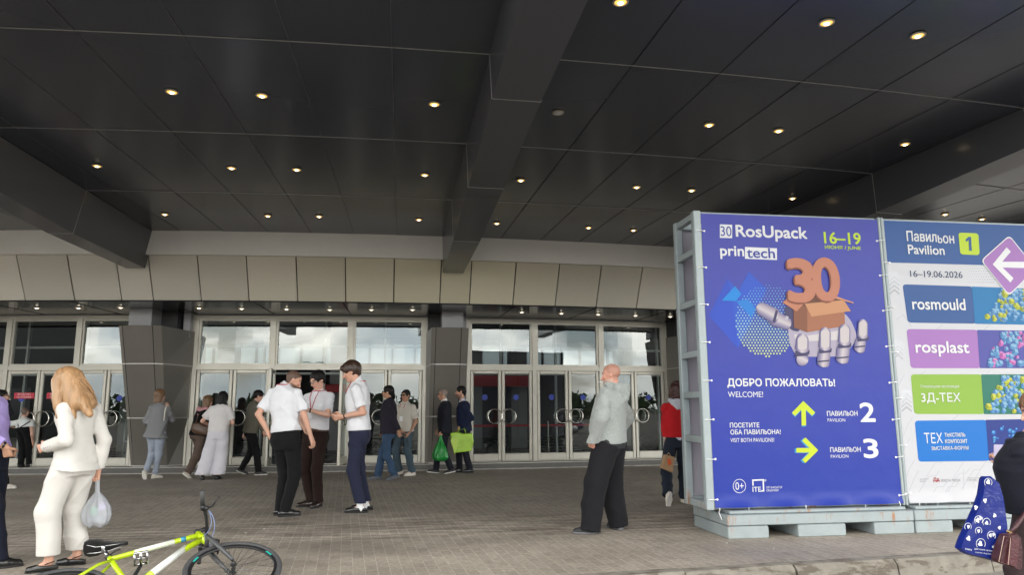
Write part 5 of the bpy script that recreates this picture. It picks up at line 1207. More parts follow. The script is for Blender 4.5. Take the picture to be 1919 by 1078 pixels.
p = person('woman in grey blazer and pale jeans walking towards the left column', 15.9, .985, 8, 293, (301, 755), (300, 742, .03),
    {'R': (316, 764, .16, (-.5, -.4, -1), .8), 'L': (286, 802, .24, (.5, -1, -.3), .6)}, {'L': (269, -.14, 5, 62, .10), 'R': (290, .12, 40, 0, 0)},
    dict(name='blazer', mat=gj, sleeve='long', sr=(.068, .06, .05), ease=.024, hem=-.22, flare=.05, boxy=.165, fold=.006), dict(mat=denim_l, name='jeans', r=(.100, .070, .050), hem=-.0, waist=.1, fold=.006), dict(mat=mat('white_trainer', (.66, .62, .55), .6), sole=sole_wh),
    HR(style='bob', mat=hair_lb, thick=.018), 'light', True, h=.0115, hyaw=30, hpitch=5)
m = MB(); m.tube([p['sh']['R']+V3(.0, -.06, .06), p['sh']['R']+V3(-.01, -.12, -.08), p['sh']['R']+V3(-.02, -.11, -.26)], .013, 6); m.build('bag_strap', mat('cream_strap', (.62, .58, .52), .6), p['o'], smooth=True)
br_tr = cloth_mat('taupe_trouser_cloth', (.105, .075, .060)); pink = cloth_mat('pink_scarf_cloth', (.52, .27, .28))
SCARF = person('woman with pink scarf and brown trousers leaning behind woman in white', 16.15, .935, 48, 372, (381, 766), (390, 753, .06),
    {'R': (392, 790, .05, (-.5, -.8, -.3), .6), 'L': (400, 785, .30, (.6, -.6, 0), .6)}, {'R': (346, -.25, 72, 38, .05), 'L': (381, .25, 60, 0, 0)},
    dict(name='jacket', mat=black_cl, sleeve='long', sr=(.07, .062, .05), ease=.026, hem=-.12, boxy=.17, fold=.007), dict(mat=br_tr, r=(.105, .088, .074), hem=-.01, waist=.1, fold=.007), dict(mat=mat('beige_trainer', (.50, .45, .38), .6), sole=sole_wh),
    HR(style='bob', mat=hair_lb, thick=.018), 'light', True, h=.0115, hyaw=-8, hpitch=14, ndy=.06)
nk = SCARF['nk']; pr = [('c', nk+V3(.09*math.cos(t), .08*math.sin(t), -.03), nk+V3(.09*math.cos(t+.8), .08*math.sin(t+.8), -.02), .046, .046, .02) for t in np.arange(0, 6.3, .78)]+[('c', nk+V3(-.02, -.10, -.03), nk+V3(-.05, -.12, -.22), .055, .03, .03), ('f', folds(.012, 26, 1.))]
mesh_obj('scarf', [(pr, .012)], pink, SCARF['o'])
wtee = cloth_mat('white_knit_tee', (.64, .61, .61)); wtr = cloth_mat('white_wide_trousers', (.60, .585, .63))
p = person('black haired woman in white tee and wide white trousers by the middle doors', 15.5, .975, 4, 409, (414, 758), (418, 747, .05),
    {'L': (391, 797, .25, (.7, -1, -.3), .6), 'R': (431, 797, .25, (-.7, -1, -.3), .6)}, {'L': (379, .0, -14, 0, 0), 'R': (407, .02, 12, 0, 0)},
    dict(name='tee_shirt', mat=wtee, sleeve='short', slen=.74, sr=(.082, .080, .05), ease=.026, hem=.02, flare=.012, boxy=.172, fold=.006), dict(mat=wtr, r=(.112, .120, .150), level=1, hem=.02, waist=.14, fold=.007, ff=10, ease=.012), SHB,
    HR(style='bob', mat=hair_bk, thick=.024), 'light', True, h=.0115, hyaw=6, hpitch=12)
olive = cloth_mat('olive_jacket_cloth', (.125, .118, .092))
p = person('man in olive jacket and black trousers striding right past the middle doors', 16.5, .985, 74, 471, (478, 754), (485, 743, 0),
    {'R': (495, 812, -.05, (-.3, -1, 0), .8), 'L': (458, 815, .20, (.3, -1, 0), .5)}, {'L': (449, .16, 80, 24, .04), 'R': (484, -.12, 80, 0, 0)},
    dict(name='jacket', mat=olive, sleeve='long', sr=(.074, .068, .055), ease=.032, hem=-.10, boxy=.178, fold=.007, collar=True), dict(mat=black_cl, r=(.092, .074, .064), hem=-.02, waist=.1), dict(mat=mat('dark_trainer', (.03, .03, .03), .6), sole=sole_wh),
    HR(style='short', mat=hair_bk, thick=.014), 'light', h=.0115, hyaw=4, hpitch=16)
dkn = cloth_mat('dark_plum_jacket_cloth', (.020, .017, .026))
NAVY_M = person('man in dark jacket, jeans and grey shoes walking left past the doors', 14.8, .99, -74, 728, (729, 749), (727, 735.5, 0),
    {'L': (747, 810, -.10, (.2, -1, 0), .5), 'R': (722, 806, .25, (-.4, -1, 0), .5)}, {'L': (741, -.05, -82, 14, .02), 'R': (708, .10, -88, 0, 0)},
    dict(name='jacket', mat=dkn, sleeve='long', sr=(.076, .068, .055), ease=.030, hem=-.10, boxy=.178, fold=.007, collar=True), dict(mat=denim, name='jeans', r=(.096, .080, .072), hem=-.02, waist=.1, fold=.008), dict(mat=mat('grey_leather_shoe', (.055, .065, .08), .4), sole=sole_gr),
    HR(style='short', mat=hair_bk, thick=.016), 'tan', h=.011, hyaw=-8, hpitch=4)
glasses(NAVY_M, False)
beige = cloth_mat('beige_short_sleeve_shirt', (.50, .465, .41))
p = person('man in sunglasses, beige shirt and red lanyard with hand in jeans pocket', 15.7, 1.0, -152, 758, (759, 755), (760, 742, -.03),
    {'L': (767, 812, -.12, (1, -.5, 0), .9), 'R': (750, 806, -.14, (-1, -.3, 0), .6)}, {'L': (772, -.05, -120, 0, 0), 'R': (749, .10, -120, 10, .02)},
    dict(name='shirt', mat=beige, sleeve='short', slen=.82, sr=(.082, .076, .05), ease=.028, hem=-.10, flare=.02, fold=.007, collar=True), dict(mat=denim_g, name='jeans', r=(.098, .080, .070), hem=-.02, waist=.1, fold=.008), dict(mat=mat('pale_trainer', (.62, .54, .48), .6), sole=sole_wh),
    HR(style='short', mat=hair_bk, thick=.010), 'tan', h=.011, hyaw=8, hpitch=0)
glasses(p, True); lanyard(p, red_l, True)
bsuit = cloth_mat('black_suit_cloth', (.013, .014, .021)); nsuit = cloth_mat('navy_suit_cloth', (.012, .017, .042)); shirt_w = cloth_mat('shirt_white', (.7, .7, .72)); shirt_b = cloth_mat('shirt_pale_blue', (.45, .5, .62))
SUIT = person('man with cropped grey hair in black suit carrying a green carrier bag', 16.05, .985, -84, 833, (834, 752), (830, 740, 0),
    {'L': (827, 810, -.16, (.2, -1, 0), 1.15), 'R': (824, 806, .22, (-.3, -1, 0), .6)}, {'R': (816, .1, -88, -6, .0), 'L': (847, -.08, -86, 12, .02)},
    dict(name='suit_jacket', mat=bsuit, sleeve='long', sr=(.074, .066, .054), ease=.028, hem=-.16, boxy=.178, fold=.005, shirt='open', smat=shirt_w), dict(mat=bsuit, r=(.092, .074, .064), hem=-.02, waist=.1), dict(mat=mat('dark_canvas_shoe', (.03, .028, .03), .7), sole=sole_wh),
    HR(crop=(.22, .19, .17)), 'tan', h=.0115, hyaw=0, hpitch=8)
glasses(SUIT, False)
NSUIT = person('dark haired man in navy suit carrying a lime shopping bag', 16.15, 1.02, -84, 870, (868, 752), (863, 735, 0),
    {'L': (866, 800, -.16, (.2, -1, 0), 1.15), 'R': (862, 806, .22, (-.3, -1, 0), .6)}, {'R': (861, .12, -86, 0, .0), 'L': (880, -.06, -86, 0, .0)},
    dict(name='suit_jacket', mat=nsuit, sleeve='long', sr=(.074, .066, .054), ease=.028, hem=-.16, boxy=.178, fold=.005, shirt='open', smat=shirt_b), dict(mat=bsuit, r=(.092, .074, .064), hem=-.02, waist=.1), SHB,
    HR(style='short', mat=hair_bk, thick=.008, beard=(.12, .07, .05), bw=.5), 'fair', h=.0115, hyaw=-4, hpitch=6)
redj = cloth_mat('red_jacket_cloth', (.42, .014, .018)); 
RED = person('woman in red jacket and dark jeans walking away beside the banner stand', 10.2, .96, 8, 1269, (1268, 752), (1269, 732, .03),
    {'L': (1250, 846, .0, (1, -.6, 0), 1.1), 'R': (1284, 845, .1, (-1, -.5, 0), .5)}, {'L': (1256, -.26, 0, 66, .12), 'R': (1283, .14, 10, 0, 0)},
    dict(name='jacket', mat=redj, sleeve='long', sr=(.074, .066, .052), ease=.026, hem=.03, boxy=.172, fold=.009, ff=12, under=(-.10, cloth_mat('pale_hoodie_cloth', (.48, .49, .55))), hood=False), dict(mat=denim_d, name='jeans', r=(.104, .082, .074), hem=-.02, waist=.1, fold=.007), dict(mat=mat('cream_trainer', (.62, .56, .46), .6), sole=sole_wh),
    HR(style='long', mat=hair_dr, thick=.024, wave=.007, hf=42, hz=.8, locks=[(.05, -.04, .02, .08, -.055, -.21, .07, .055), (-.05, -.04, .02, -.08, -.055, -.21, .07, .055), (0, -.07, 0, 0, -.10, -.20, .075, .065), (.06, .02, .0, .085, .02, -.15, .05, .04)]), 'light', True, h=.010, hyaw=8)
nk = RED['nk']; mesh_obj('hood', [([('e', nk+V3(0, -.085, -.02), np.array((.12, .06, .06)), np.eye(3), 0), ('c', nk+V3(-.10, -.03, .01), nk+V3(-.03, -.12, -.09), .03, .03, .03), ('c', nk+V3(.10, -.03, .01), nk+V3(.03, -.12, -.09), .03, .03, .03), ('f', folds(.006, 22, 2))], .010)], cloth_mat('pale_hoodie_cloth', (.48, .49, .55)), RED['o'])
navyblk = cloth_mat('navy_black_coat_cloth', (.011, .012, .019)); mauve = cloth_mat('dark_mauve_cloth', (.045, .030, .032))
RW = person('fair haired woman in navy coat at the kerb holding a phone and two bags', 4.3, .90, -46, 1930, (1914, 824), (1943, 768, .02),
    {'L': (1884, 868, .22, (.9, -.8, -.4), .8, (0, .2, .6)), 'R': (1930, 872, .42, (-.9, -.6, -.3), .7)}, {'L': (1930, -.05, -50, 0, 0), 'R': (1975, .15, -40, 0, 0)},
    dict(name='coat', mat=navyblk, sleeve='long', sr=(.092, .080, .060), ease=.040, hem=-.12, boxy=.19, fold=.008, ff=10, collar=True), dict(mat=mauve, r=(.105, .09, .08), hem=-.0, waist=.1), SHB,
    HR(style='bob', mat=hair_lb, thick=.018), 'light', True, h=.008, hyaw=-12, hpitch=22, zg=-.15)
lil = cloth_mat('lilac_shirt_cloth', (.38, .30, .62)); navt = cloth_mat('dark_navy_trousers', (.012, .014, .026))
p = person('man in lilac shirt and dark navy trousers at the left edge of the photo', 7.15, .985, 104, -22, -33, (-33, 712),
    {'R': (10, 836, -.16, (-.9, -.6, 0), 1.25, (0, -.4, -1.6)), 'L': (-50, 832, .22, (.6, -.8, 0), .6)}, {'R': (-5, -.05, 60, 0, 0), 'L': (-34, .2, 80, 0, 0)},
    dict(name='shirt', mat=lil, sleeve='long', sr=(.080, .070, .050), ease=.026, hem=.10, fold=.007, cuff=.03, collar=True), dict(mat=navt, r=(.098, .084, .074), hem=-.02, waist=.16), SHB,
    HR(style='short', mat=hair_bk, thick=.012), 'tan', h=.0085)
watch(p, 'R', blk_leather, .012)
p = person('man in black jacket smoking at the left edge in front of the left doors', 14.5, .99, 96, -4, (-6, 758), (3, 744),
    {'R': (12, 752, -.05, (-.6, .2, -1), .9), 'L': (4, 806, .2, (.5, -.5, 0), .6)}, {'R': (8, -.1, 80, 0, 0), 'L': (-12, .2, 80, 0, 0)},
    dict(name='jacket', mat=bsuit, sleeve='long', sr=(.076, .068, .055), ease=.03, hem=-.14, boxy=.178, fold=.006, collar=True), dict(mat=black_cl, r=(.094, .078, .068), hem=-.02, waist=.1), dict(mat=mat('pale_shoe', (.5, .45, .4), .6), sole=sole_wh),
    HR(style='short', mat=hair_bk, thick=.010, crop=(.02, .015, .012)), 'tan', h=.012, hpitch=6)
m = MB(); m.tube([p['H'](0, .10, -.055), p['H'](.0, .17, -.03)], .005, 6); m.build('cigarette', mat('cigarette_paper', (.8, .8, .78), .8), p['o'])
gsh = cloth_mat('grey_white_shirt', (.66, .67, .66))
p = person('man in pale grey shirt with black shoulder strap inside the left doors', 17.95, .90, 12, 45, (45, 785), (47, 773),
    {'L': (30, 802, .2, (1, -.4, 0), .6), 'R': (62, 832, .05, (-.6, -.8, 0), .5)}, {'L': (38, 0, 10, 0, 0), 'R': (54, .1, 20, 0, 0)},
    dict(name='shirt', mat=gsh, sleeve='short', slen=.85, sr=(.08, .074, .05), ease=.024, hem=.08, fold=.007, collar=True), dict(mat=black_cl, r=(.096, .078, .068), hem=-.02, waist=.14), SHB,
    HR(crop=(.10, .085, .075)), 'light', h=.012, zg=.13)
m = MB(); m.tube([p['sh']['L']+V3(.05, -.075, .06), p['nk']+V3(-.03, -.15, -.22), p['pc']+V3(.16, -.10, .15)], .014, 6); m.build('bag_strap', black_cl, p['o'], smooth=True)
# ------------------------------------------------------------------ bags and held things
def frame3(): return np.eye(3)
def plastic(name, col, alpha):
    m = mat(name, col, .22, bump=.8, bscale=14, spec=.5); t = m.node_tree; b = t.nodes['Principled BSDF']; o = [n for n in t.nodes if n.type == 'OUTPUT_MATERIAL'][0]
    tr = t.nodes.new('ShaderNodeBsdfTransparent'); tr.inputs[0].default_value = (*[min(1, c*1.6+.1) for c in col], 1); tl = t.nodes.new('ShaderNodeBsdfTranslucent'); tl.inputs[0].default_value = (*col, 1)
    m1 = t.nodes.new('ShaderNodeMixShader'); m1.inputs[0].default_value = .35; m2 = t.nodes.new('ShaderNodeMixShader'); m2.inputs[0].default_value = alpha
    t.links.new(b.outputs[0], m1.inputs[1]); t.links.new(tl.outputs[0], m1.inputs[2]); t.links.new(m1.outputs[0], m2.inputs[1]); t.links.new(tr.outputs[0], m2.inputs[2]); t.links.new(m2.outputs[0], o.inputs[0]); return m
def bag(name, label, cat, prims, m, h, base, group=None):
    o = mesh_obj(name, [(prims, h)], m, None, base); tag(o, label, cat, group); return o
hw = BLONDE['Wr']['R']; Yp = hw[1]-.02
q = lambda x, y, dy=0.: at_y(x, y, Yp+dy)
def sack(name, label, mt, top, bot, wid, dep, seed, loc, prof_=([0, .10, .22, .45, .70, .88, .96, 1.0], [.14, .16, .26, .66, .96, 1.0, .82, .40])):
    """thin carrier bag hanging from one gathered point: pleats near the handles fade into a bulging bottom"""
    top, bot = np.asarray(top), np.asarray(bot); rg = []; rr = np.random.default_rng(seed); ph = rr.uniform(0, 6, 6); n = 60
    for t in np.linspace(0, 1, 34):
        k = float(np.interp(t, *prof_)); c = top+(bot-top)*t; row = []
        for a in np.linspace(0, 2*math.pi, n+1)[:-1]:
            pl = 1+.20*(1-t)*math.sin(7*a+ph[0]+1.5*t)+.09*(1-t*.6)*math.sin(13*a+ph[1])+.05*math.sin(3*a+ph[2]+4*t)+.03*math.sin(5*a-6*t+ph[3])+.02*math.sin(9*a+11*t+ph[4])
            ca, sa = math.cos(a), math.sin(a); ex = .8
            row.append((c[0]+wid*k*pl*math.copysign(abs(ca)**ex, ca), c[1]+dep*k*pl*math.copysign(abs(sa)**ex, sa), c[2]+.012*math.sin(4*a+ph[5])*t*(t > .5)))
        rg.append(row)
    mb = MB(); mb.loft(rg); o = mb.build(name, mt, None, smooth=True, loc=loc); return tag(o, label, 'bag')
o = sack('plastic_bag', 'translucent white plastic carrier bag with shopping hanging from the blonde woman\'s hand', plastic('thin_white_plastic', (.62, .64, .68), .42), hw+V3(.0, 0, -.07), q(182, 987), .108, .085, 4, tuple(q(182, 985)), ([0, .1, .30, .42, .60, .78, .92, 1.], [.15, .12, .14, .48, .90, 1., .86, .48]))
for (x, y, w_, h_, c, dy) in ((177, 958, .05, .06, (.12, .42, .22), 0), (192, 950, .05, .07, (.5, .42, .66), .01), (185, 975, .12, .04, (.40, .42, .46), .0), (170, 972, .04, .03, (.25, .27, .3), -.01)):
    mb = MB(); c0 = q(x, y, dy); mb.box(c0[0]-w_/2, c0[0]+w_/2, c0[1]-.03, c0[1]+.03, c0[2]-h_/2, c0[2]+h_/2, 1, .006); mb.build('contents', mat('goods_%d' % x, c, .4), o)
hw = SUIT['Wr']['L']+V3(-.01, -.01, -.08); Yg = hw[1]; q = lambda x, y, dy=0.: at_y(x, y, Yg+dy)
o = sack('carrier_bag', 'bright green plastic carrier bag hanging from the hand of the man in black', plastic('green_plastic', (.03, .36, .07), .10), hw+V3(0, 0, .01), q(825, 864), .155, .09, 9, tuple(q(825, 864)))
mb = MB(); c0 = q(829, 855); mb.box(c0[0]-.08, c0[0]+.08, c0[1]-.03, c0[1]+.03, c0[2]-.06, c0[2]+.05, 1, .008); mb.build('contents', mat('goods_pack', (.45, .33, .12), .5), o)
hw = NSUIT['Wr']['L']+V3(-.01, -.01, -.07); Yg = hw[1]-.03; q = lambda x, y, dy=0.: at_y(x, y, Yg+dy)
lime = mat('lime_woven_plastic', (.30, .50, .03), .3, bump=.5, bscale=25, var=.12, vscale=6)
mb = MB()
def ringq(pts, dy, k=1.): 
    c = np.mean([q(*p) for p in pts], 0); return [tuple(c+(q(*p)-c)*k+V3(0, dy, 0)) for p in pts]
outl = [(843, 812), (855, 810), (868, 813), (886, 812), (888, 828), (884, 846), (868, 848), (851, 850), (846, 836)]
mb.loft([ringq(outl, -.05, .97), ringq(outl, -.062, .9)][::-1]+[ringq(outl, .05, 1.0), ringq(outl, .14, .96)])
o = tag(mb.build('shopping_bag', lime, None, loc=tuple(q(866, 849))), 'lime woven shopping bag with handles carried by the man in navy suit', 'bag')
mb = MB(); mb.poly([tuple(q(x, y, -.066)) for x, y in ((844, 824), (858, 822), (857, 838), (852, 853), (849, 840))]); mb.build('gusset', mat('lime_light', (.40, .56, .06), .35), o)
for (xa, xb, dy) in ((858, 873, -.06), (860, 875, .1)):
    mb = MB(); mb.tube([q(xa, 812, dy), q(xa+3, 803, dy*.5), hw+V3(0, 0, -.01), q(xb-3, 803, dy*.5), q(xb, 812, dy)], .010, 6); mb.build('handle', lime, o, smooth=True)
hw = RED['Wr']['L']+V3(0, -.06, -.08); Yg = hw[1]-.16; q = lambda x, y, dy=0.: at_y(x, y, Yg+dy)
mb = MB(); o4 = [(1246, 853), (1262, 857), (1258, 886), (1239, 878)]; mb.loft([ringq(o4, -.05), ringq(o4, .0, 1.03), ringq(o4, .06)])
o = tag(mb.build('paper_bag', mat('kraft_paper', (.36, .22, .12), .8, bump=.5, bscale=20, var=.12), None, loc=tuple(q(1250, 884))), 'small brown paper bag held by the woman in the red jacket', 'bag')
mb = MB(); mb.tube([q(1249, 854), hw, q(1258, 857)], .006, 5); mb.build('handle', mat('paper_cord', (.4, .27, .16), .8), o)
mb = MB(); mb.poly([tuple(q(x, y, -.053)) for x, y in ((1252, 860), (1257, 861), (1258, 870), (1254, 874), (1251, 868))]); mb.build('print', mat('orange_print', (.6, .09, .02), .6), o)
Yg = SCARF['pc'][1]-.20; q = lambda x, y, dy=0.: at_y(x, y, Yg+dy)
pr = [('c', q(369, 800), q(384, 803), .10, .11, 0, V3(0, 1, 0), .5), ('c', q(370, 806), q(386, 808), .10, .10, .03, V3(0, 1, 0), .55), ('f', folds(.006, 25, 1)), ('x', q(376, 791), nrm(V3(-.2, 0, 1))), ('x', q(376, 816), V3(0, 0, -1))]
o = bag('handbag', 'brown leather handbag on the arm of the woman with the pink scarf', 'bag', pr, mat('brown_leather', (.085, .045, .026), .4, bump=.3, bscale=60), .010, tuple(q(376, 816)))
mb = MB(); mb.tube([q(366, 795), q(372, 778, .0), q(380, 774, .05), q(386, 795, .02)], .010, 6); mb.build('strap', mat('brown_leather', (.085, .045, .026), .4), o, smooth=True)
# the kerbside woman's bags and phone
Yg = RW['E']['L'][1]-.17; q = lambda x, y, dy=0.: at_y(x, y, Yg+dy)
bluep = mat('navy_blue_film', (.008, .018, .16), .22, bump=.9, bscale=11, var=.12, vscale=5, spec=.6)
mb = MB(); ob = [(1842, 893), (1856, 893), (1868, 902), (1876, 930), (1884, 985), (1884, 1050), (1872, 1056), (1840, 1047), (1813, 1041), (1802, 1036), (1793, 1029), (1800, 1010), (1812, 985), (1828, 950), (1837, 925)]
mb.loft([ringq(ob, -.025, .95), ringq(ob, .0, 1.), ringq(ob, .015, .995), ringq(ob, .03, .94)])
o = tag(mb.build('printed_bag', bluep, None, loc=tuple(q(1840, 1046))), 'dark blue glossy bag printed with small white faces hanging from the kerbside woman\'s arm', 'bag')
mb = MB(); LW = (.62, .64, .68)
def blob(x, y, r_, rot):
    pts = []; r_ *= .82
    for t in np.linspace(0, 2*math.pi, 15)[:-1]:
        rr = r_*(1+.22*math.sin(3*t+rot)+.12*math.sin(5*t)); pts.append(tuple(q(x+rr*math.cos(t+rot)*.8, y+rr*math.sin(t+rot), -.0285)))
    mb.poly(pts)
for (x, y, r_, rt) in ((1852, 904, 5.5, .4), (1846, 939, 5, 1.3), (1829, 952, 5, 2.), (1832, 976, 5.5, .7), (1838, 972, 4.5, 2.2), (1849, 981, 4.5, .3), (1815, 988, 4, 1.8), (1864, 967, 4.5, 2.7), (1815, 1010, 5.5, .5), (1834, 996, 4, 1.5), (1856, 1004, 4.5, .9), (1862, 1003, 4, 2.), (1837, 1020, 6, .2), (1873, 990, 4, 1.), (1862, 1026, 4, 1.)): blob(x, y, r_, rt)
mb.build('print', mat('white_print', LW, .5), o)
mb = MB()
for (x, y, r_) in ((1852, 905, 7.5), (1834, 976, 8), (1849, 980, 7.5), (1814, 988, 6.5), (1838, 1020, 9), (1834, 996, 6.5), (1858, 1005, 8)):
    P_ = [q(x+r_*.95*math.cos(t), y+r_*1.05*math.sin(t), -.027) for t in np.linspace(2.4, 6.9, 14)]; mb.tube(P_, .0016, 4)
mb.build('print_line', mat('white_print', LW, .5), o)
def q_text(mb, s, x0, x1, y0, y1, dy, slope):
    v, f = text_mesh(s, 0.); lo, hi = v.min(0), v.max(0)
    mb.add([tuple(q(x0+(p[0]-lo[0])/(hi[0]-lo[0])*(x1-x0), y1-(p[1]-lo[1])/(hi[1]-lo[1])*(y1-y0)+slope*(x1-x0)*(p[0]-lo[0])/(hi[0]-lo[0]), dy)) for p in v], f)
mb = MB(); q_text(mb, 'дом книги «москва»', 1826, 1866, 1028, 1031.5, -.0287, .13); q_text(mb, 'москва, тверская', 1828, 1858, 1035, 1037.5, -.0287, .13); q_text(mb, 'книги', 1809, 1821, 1028, 1031, -.0287, .2); mb.build('lettering', mat('white_print', LW, .5), o)
Yg -= .06; burg = mat('burgundy_leather', (.048, .013, .017), .35, bump=.3, bscale=70); tan_st = mat('pale_stitching', (.42, .30, .24), .7)
mb = MB(); os_ = [(1878, 1001), (1894, 999), (1901, 1006), (1904, 1030), (1903, 1064), (1897, 1067), (1882, 1060), (1864, 1054), (1861, 1047), (1868, 1022)]
mb.loft([ringq(os_, -.05, .97), ringq(os_, -.04, 1.), ringq(os_, .01, 1.), ringq(os_, .02, .97)])
o = tag(mb.build('shoulder_bag', burg, None, loc=tuple(q(1885, 1060))), 'burgundy leather shoulder bag with pale stitching hanging in front of the blue bag', 'bag')
mb = MB(); pts = [(1881, 1004), (1895, 1008), (1890, 1061), (1871, 1054)]
mb.loft([ringq(pts, -.062, .98), ringq(pts, -.052, 1.0)]); mb.build('side_panel', mat('burgundy_panel', (.075, .020, .026), .38, bump=.3, bscale=70), o)
mb = MB(); c_ = [q(x, y, -.0635) for x, y in ((1881.6, 1005.4), (1894, 1009), (1889.4, 1059.5), (1872, 1053.4))]; mb.tube(c_, .0022, 4, closed=True); mb.build('stitching', tan_st, o)
mb = MB(); mb.tube([q(1892, 1001, .02), q(1903, 988, .02), q(1922, 962, .04), q(1940, 935, .08)], .014, 6); mb.build('strap', burg, o, smooth=True)
mb = MB(); mb.tube([q(1887, 996, -.0), q(1896, 1000, -.0)], .006, 6); mb.build('buckle', mat('brass', (.6, .42, .2), .3, 1.), o)
def held_box(name, label, cat, c, sx, sy, sz, m, rz=0., rx=0.):
    mb = MB(); mb.box(-sx/2, sx/2, -sy/2, sy/2, -sz/2, sz/2, 1, .004); o = mb.build(name, m); o.location = tuple(c); o.rotation_euler = (rx, 0, rz); tag(o, label, cat); return o
w_ = RW['Wr']['L']; o = held_box('phone', 'pale lilac phone held up by the kerbside woman in the navy coat', 'phone', at_y(1873, 845, w_[1]+.0), .065, .009, .125, mat('lilac_phone', (.50, .46, .62), .3), R(-46), R(-55))
P = bpy.data.objects
for ob_ in [o_ for o_ in COL.objects if o_.get('label', '').startswith('man in olive')]:
    o = held_box('camera', 'small black camera in the hand of the man in the olive jacket', 'camera', at_y(498, 815, 16.58), .11, .06, .075, blk_leather, R(20)); mb = MB(); mb.lathe([(.028, 0), (.028, .03), (.02, .034)], (0, -.03, 0), (0, -1, 0), 12); l_ = mb.build('lens', blk_leather, None); l_.parent = o
# ------------------------------------------------------------------ red door signs
for i, (xa, xb) in enumerate(((27, 63.5), (88, 124))):
    ua, _ = to_uv(at_y(xa, 742, 16.6)); 
    lo_, hi_ = 1., 60.
    def u_at(x, y, v):
        d = ray(x, y); a, b = 1., 80.
        for _ in range(45):
            m_ = (a+b)/2
            if to_uv(CAM+d*m_)[1] < v: a = m_
            else: b = m_
        P_ = CAM+d*m_; return to_uv(P_)[0], P_[2]
    (u0_, z1_), (u1_, z0_) = u_at(xa, 736.5, 17.35), u_at(xb, 747.5, 17.35)
    mb = MB(); mb.quad((u0_, 17.352, z0_), (u1_, 17.352, z0_), (u1_, 17.352, z1_), (u0_, 17.352, z1_)); mb.cur = 1
    for s_, a, b, c, d in (('ВХОДА НЕТ', .18, .82, .52, .90), ('NO ENTRANCE', .15, .85, .14, .42)):
        v, f = text_mesh(s_, 0.); lo, hi = v.min(0), v.max(0)
        mb.add([(u0_+(u1_-u0_)*(a+(b-a)*(p[0]-lo[0])/(hi[0]-lo[0])), 17.349, z0_+(z1_-z0_)*(c+(d-c)*(p[1]-lo[1])/(hi[1]-lo[1]))) for p in v], f)
    tag(mb.build('door_sign', [mat('red_sign_film', (.52, .02, .045), .45), mat('white_sign_ink', (.7, .66, .66), .5)], None, warp=True, loc=W((u0_, 17.352, z0_))), 'red no entry sign on the %s left door leaf of the left glazed bay' % ('outer' if i == 0 else 'inner'), 'sign')
# ------------------------------------------------------------------ bicycle lying on its left side
BQ = [-1.793, 5.6508, 0.1164, 0.3368, 0.3926, 0.0807, 0.0287, 0.1322]
psi, tau, thb, dst, sp_ = BQ[3:]
bF = V3(math.cos(psi)*math.cos(thb), math.sin(psi)*math.cos(thb), math.sin(thb)); sd0 = V3(-math.sin(psi), math.cos(psi), 0)
bU = math.cos(tau)*sd0+math.sin(tau)*np.cross(bF, sd0); bU = nrm(bU-bF*(bU@bF)); bL = np.cross(bF, bU)
ax_ = nrm(V3(-.342, .94, 0)); Kx = np.array([[0, -ax_[2], ax_[1]], [ax_[2], 0, -ax_[0]], [-ax_[1], ax_[0], 0]]); ST = np.eye(3)+math.sin(dst)*Kx+(1-math.cos(dst))*Kx@Kx; OST = V3(.50, .47, 0)
bw = lambda *p: V3(*BQ[:3])+p[0]*bF+p[1]*bU+p[2]*bL
def bs(*p): return bw(*(OST+ST@(np.array(p, float)-OST)))
limep = mat('lime_bike_paint', (.42, .56, .008), .28, coat=.4); whitep = mat('white_bike_paint', (.72, .74, .70), .3, coat=.3); blk = mat('black_bike_part', (.015, .015, .016), .35); tyre = mat('worn_tyre', (.055, .055, .058), .75, bump=.6, bscale=90, var=.2, vscale=12); chrome = mat('bike_alloy', (.5, .5, .5), .25, 1.)
bike = empty('bicycle', tuple(bw(0, -.03, 0)), 'lime green bicycle lying on its side on the paving beside the woman in white', 'bicycle')
mb = MB()
def tb(m_, pts, r, n=10, f=bw): m_.tube([f(*p) for p in pts], r, n)
tb(mb, [(-.125, .375, 0), (.33, .485, 0), (.485, .515, 0)], [.019, .019, .022]); tb(mb, [(0, -.03, 0), (.34, .335, 0), (.50, .455, 0)], [.024, .023, .024]); tb(mb, [(.521, .405, 0), (.472, .54, 0)], .026, 14)
tb(mb, [(0, -.03, 0), (-.125, .375, 0), (-.134, .41, 0)], .0185)
for z in (.0, ): pass
for sg in (1, -1):
    tb(mb, [(-.11, .345, sg*.012), (-.20, .26, sg*.045), (-.44, .01, sg*.065)], .0105, 8); tb(mb, [(0, -.03, sg*.03), (-.12, -.022, sg*.05), (-.44, 0, sg*.065)], .011, 8)
mb.lathe([(.028, -.035), (.028, .035)], bw(0, -.03, 0), bL, 14)
fr_ = mb.build('frame', limep, bike, smooth=True)
mb = MB(); tb(mb, [(.03, .4135, 0), (.30, .478, 0)], .0197, 12); tb(mb, [(.13, .110, 0), (.37, .366, 0)], .0245, 12); mb.build('white_band', whitep, fr_, smooth=True)
mb = MB(); tb(mb, [(.345, .488, .0), (.38, .495, .0)], .0205, 10); mb.build('blue_band', mat('blue_bike_paint', (.03, .22, .36), .3), fr_, smooth=True)
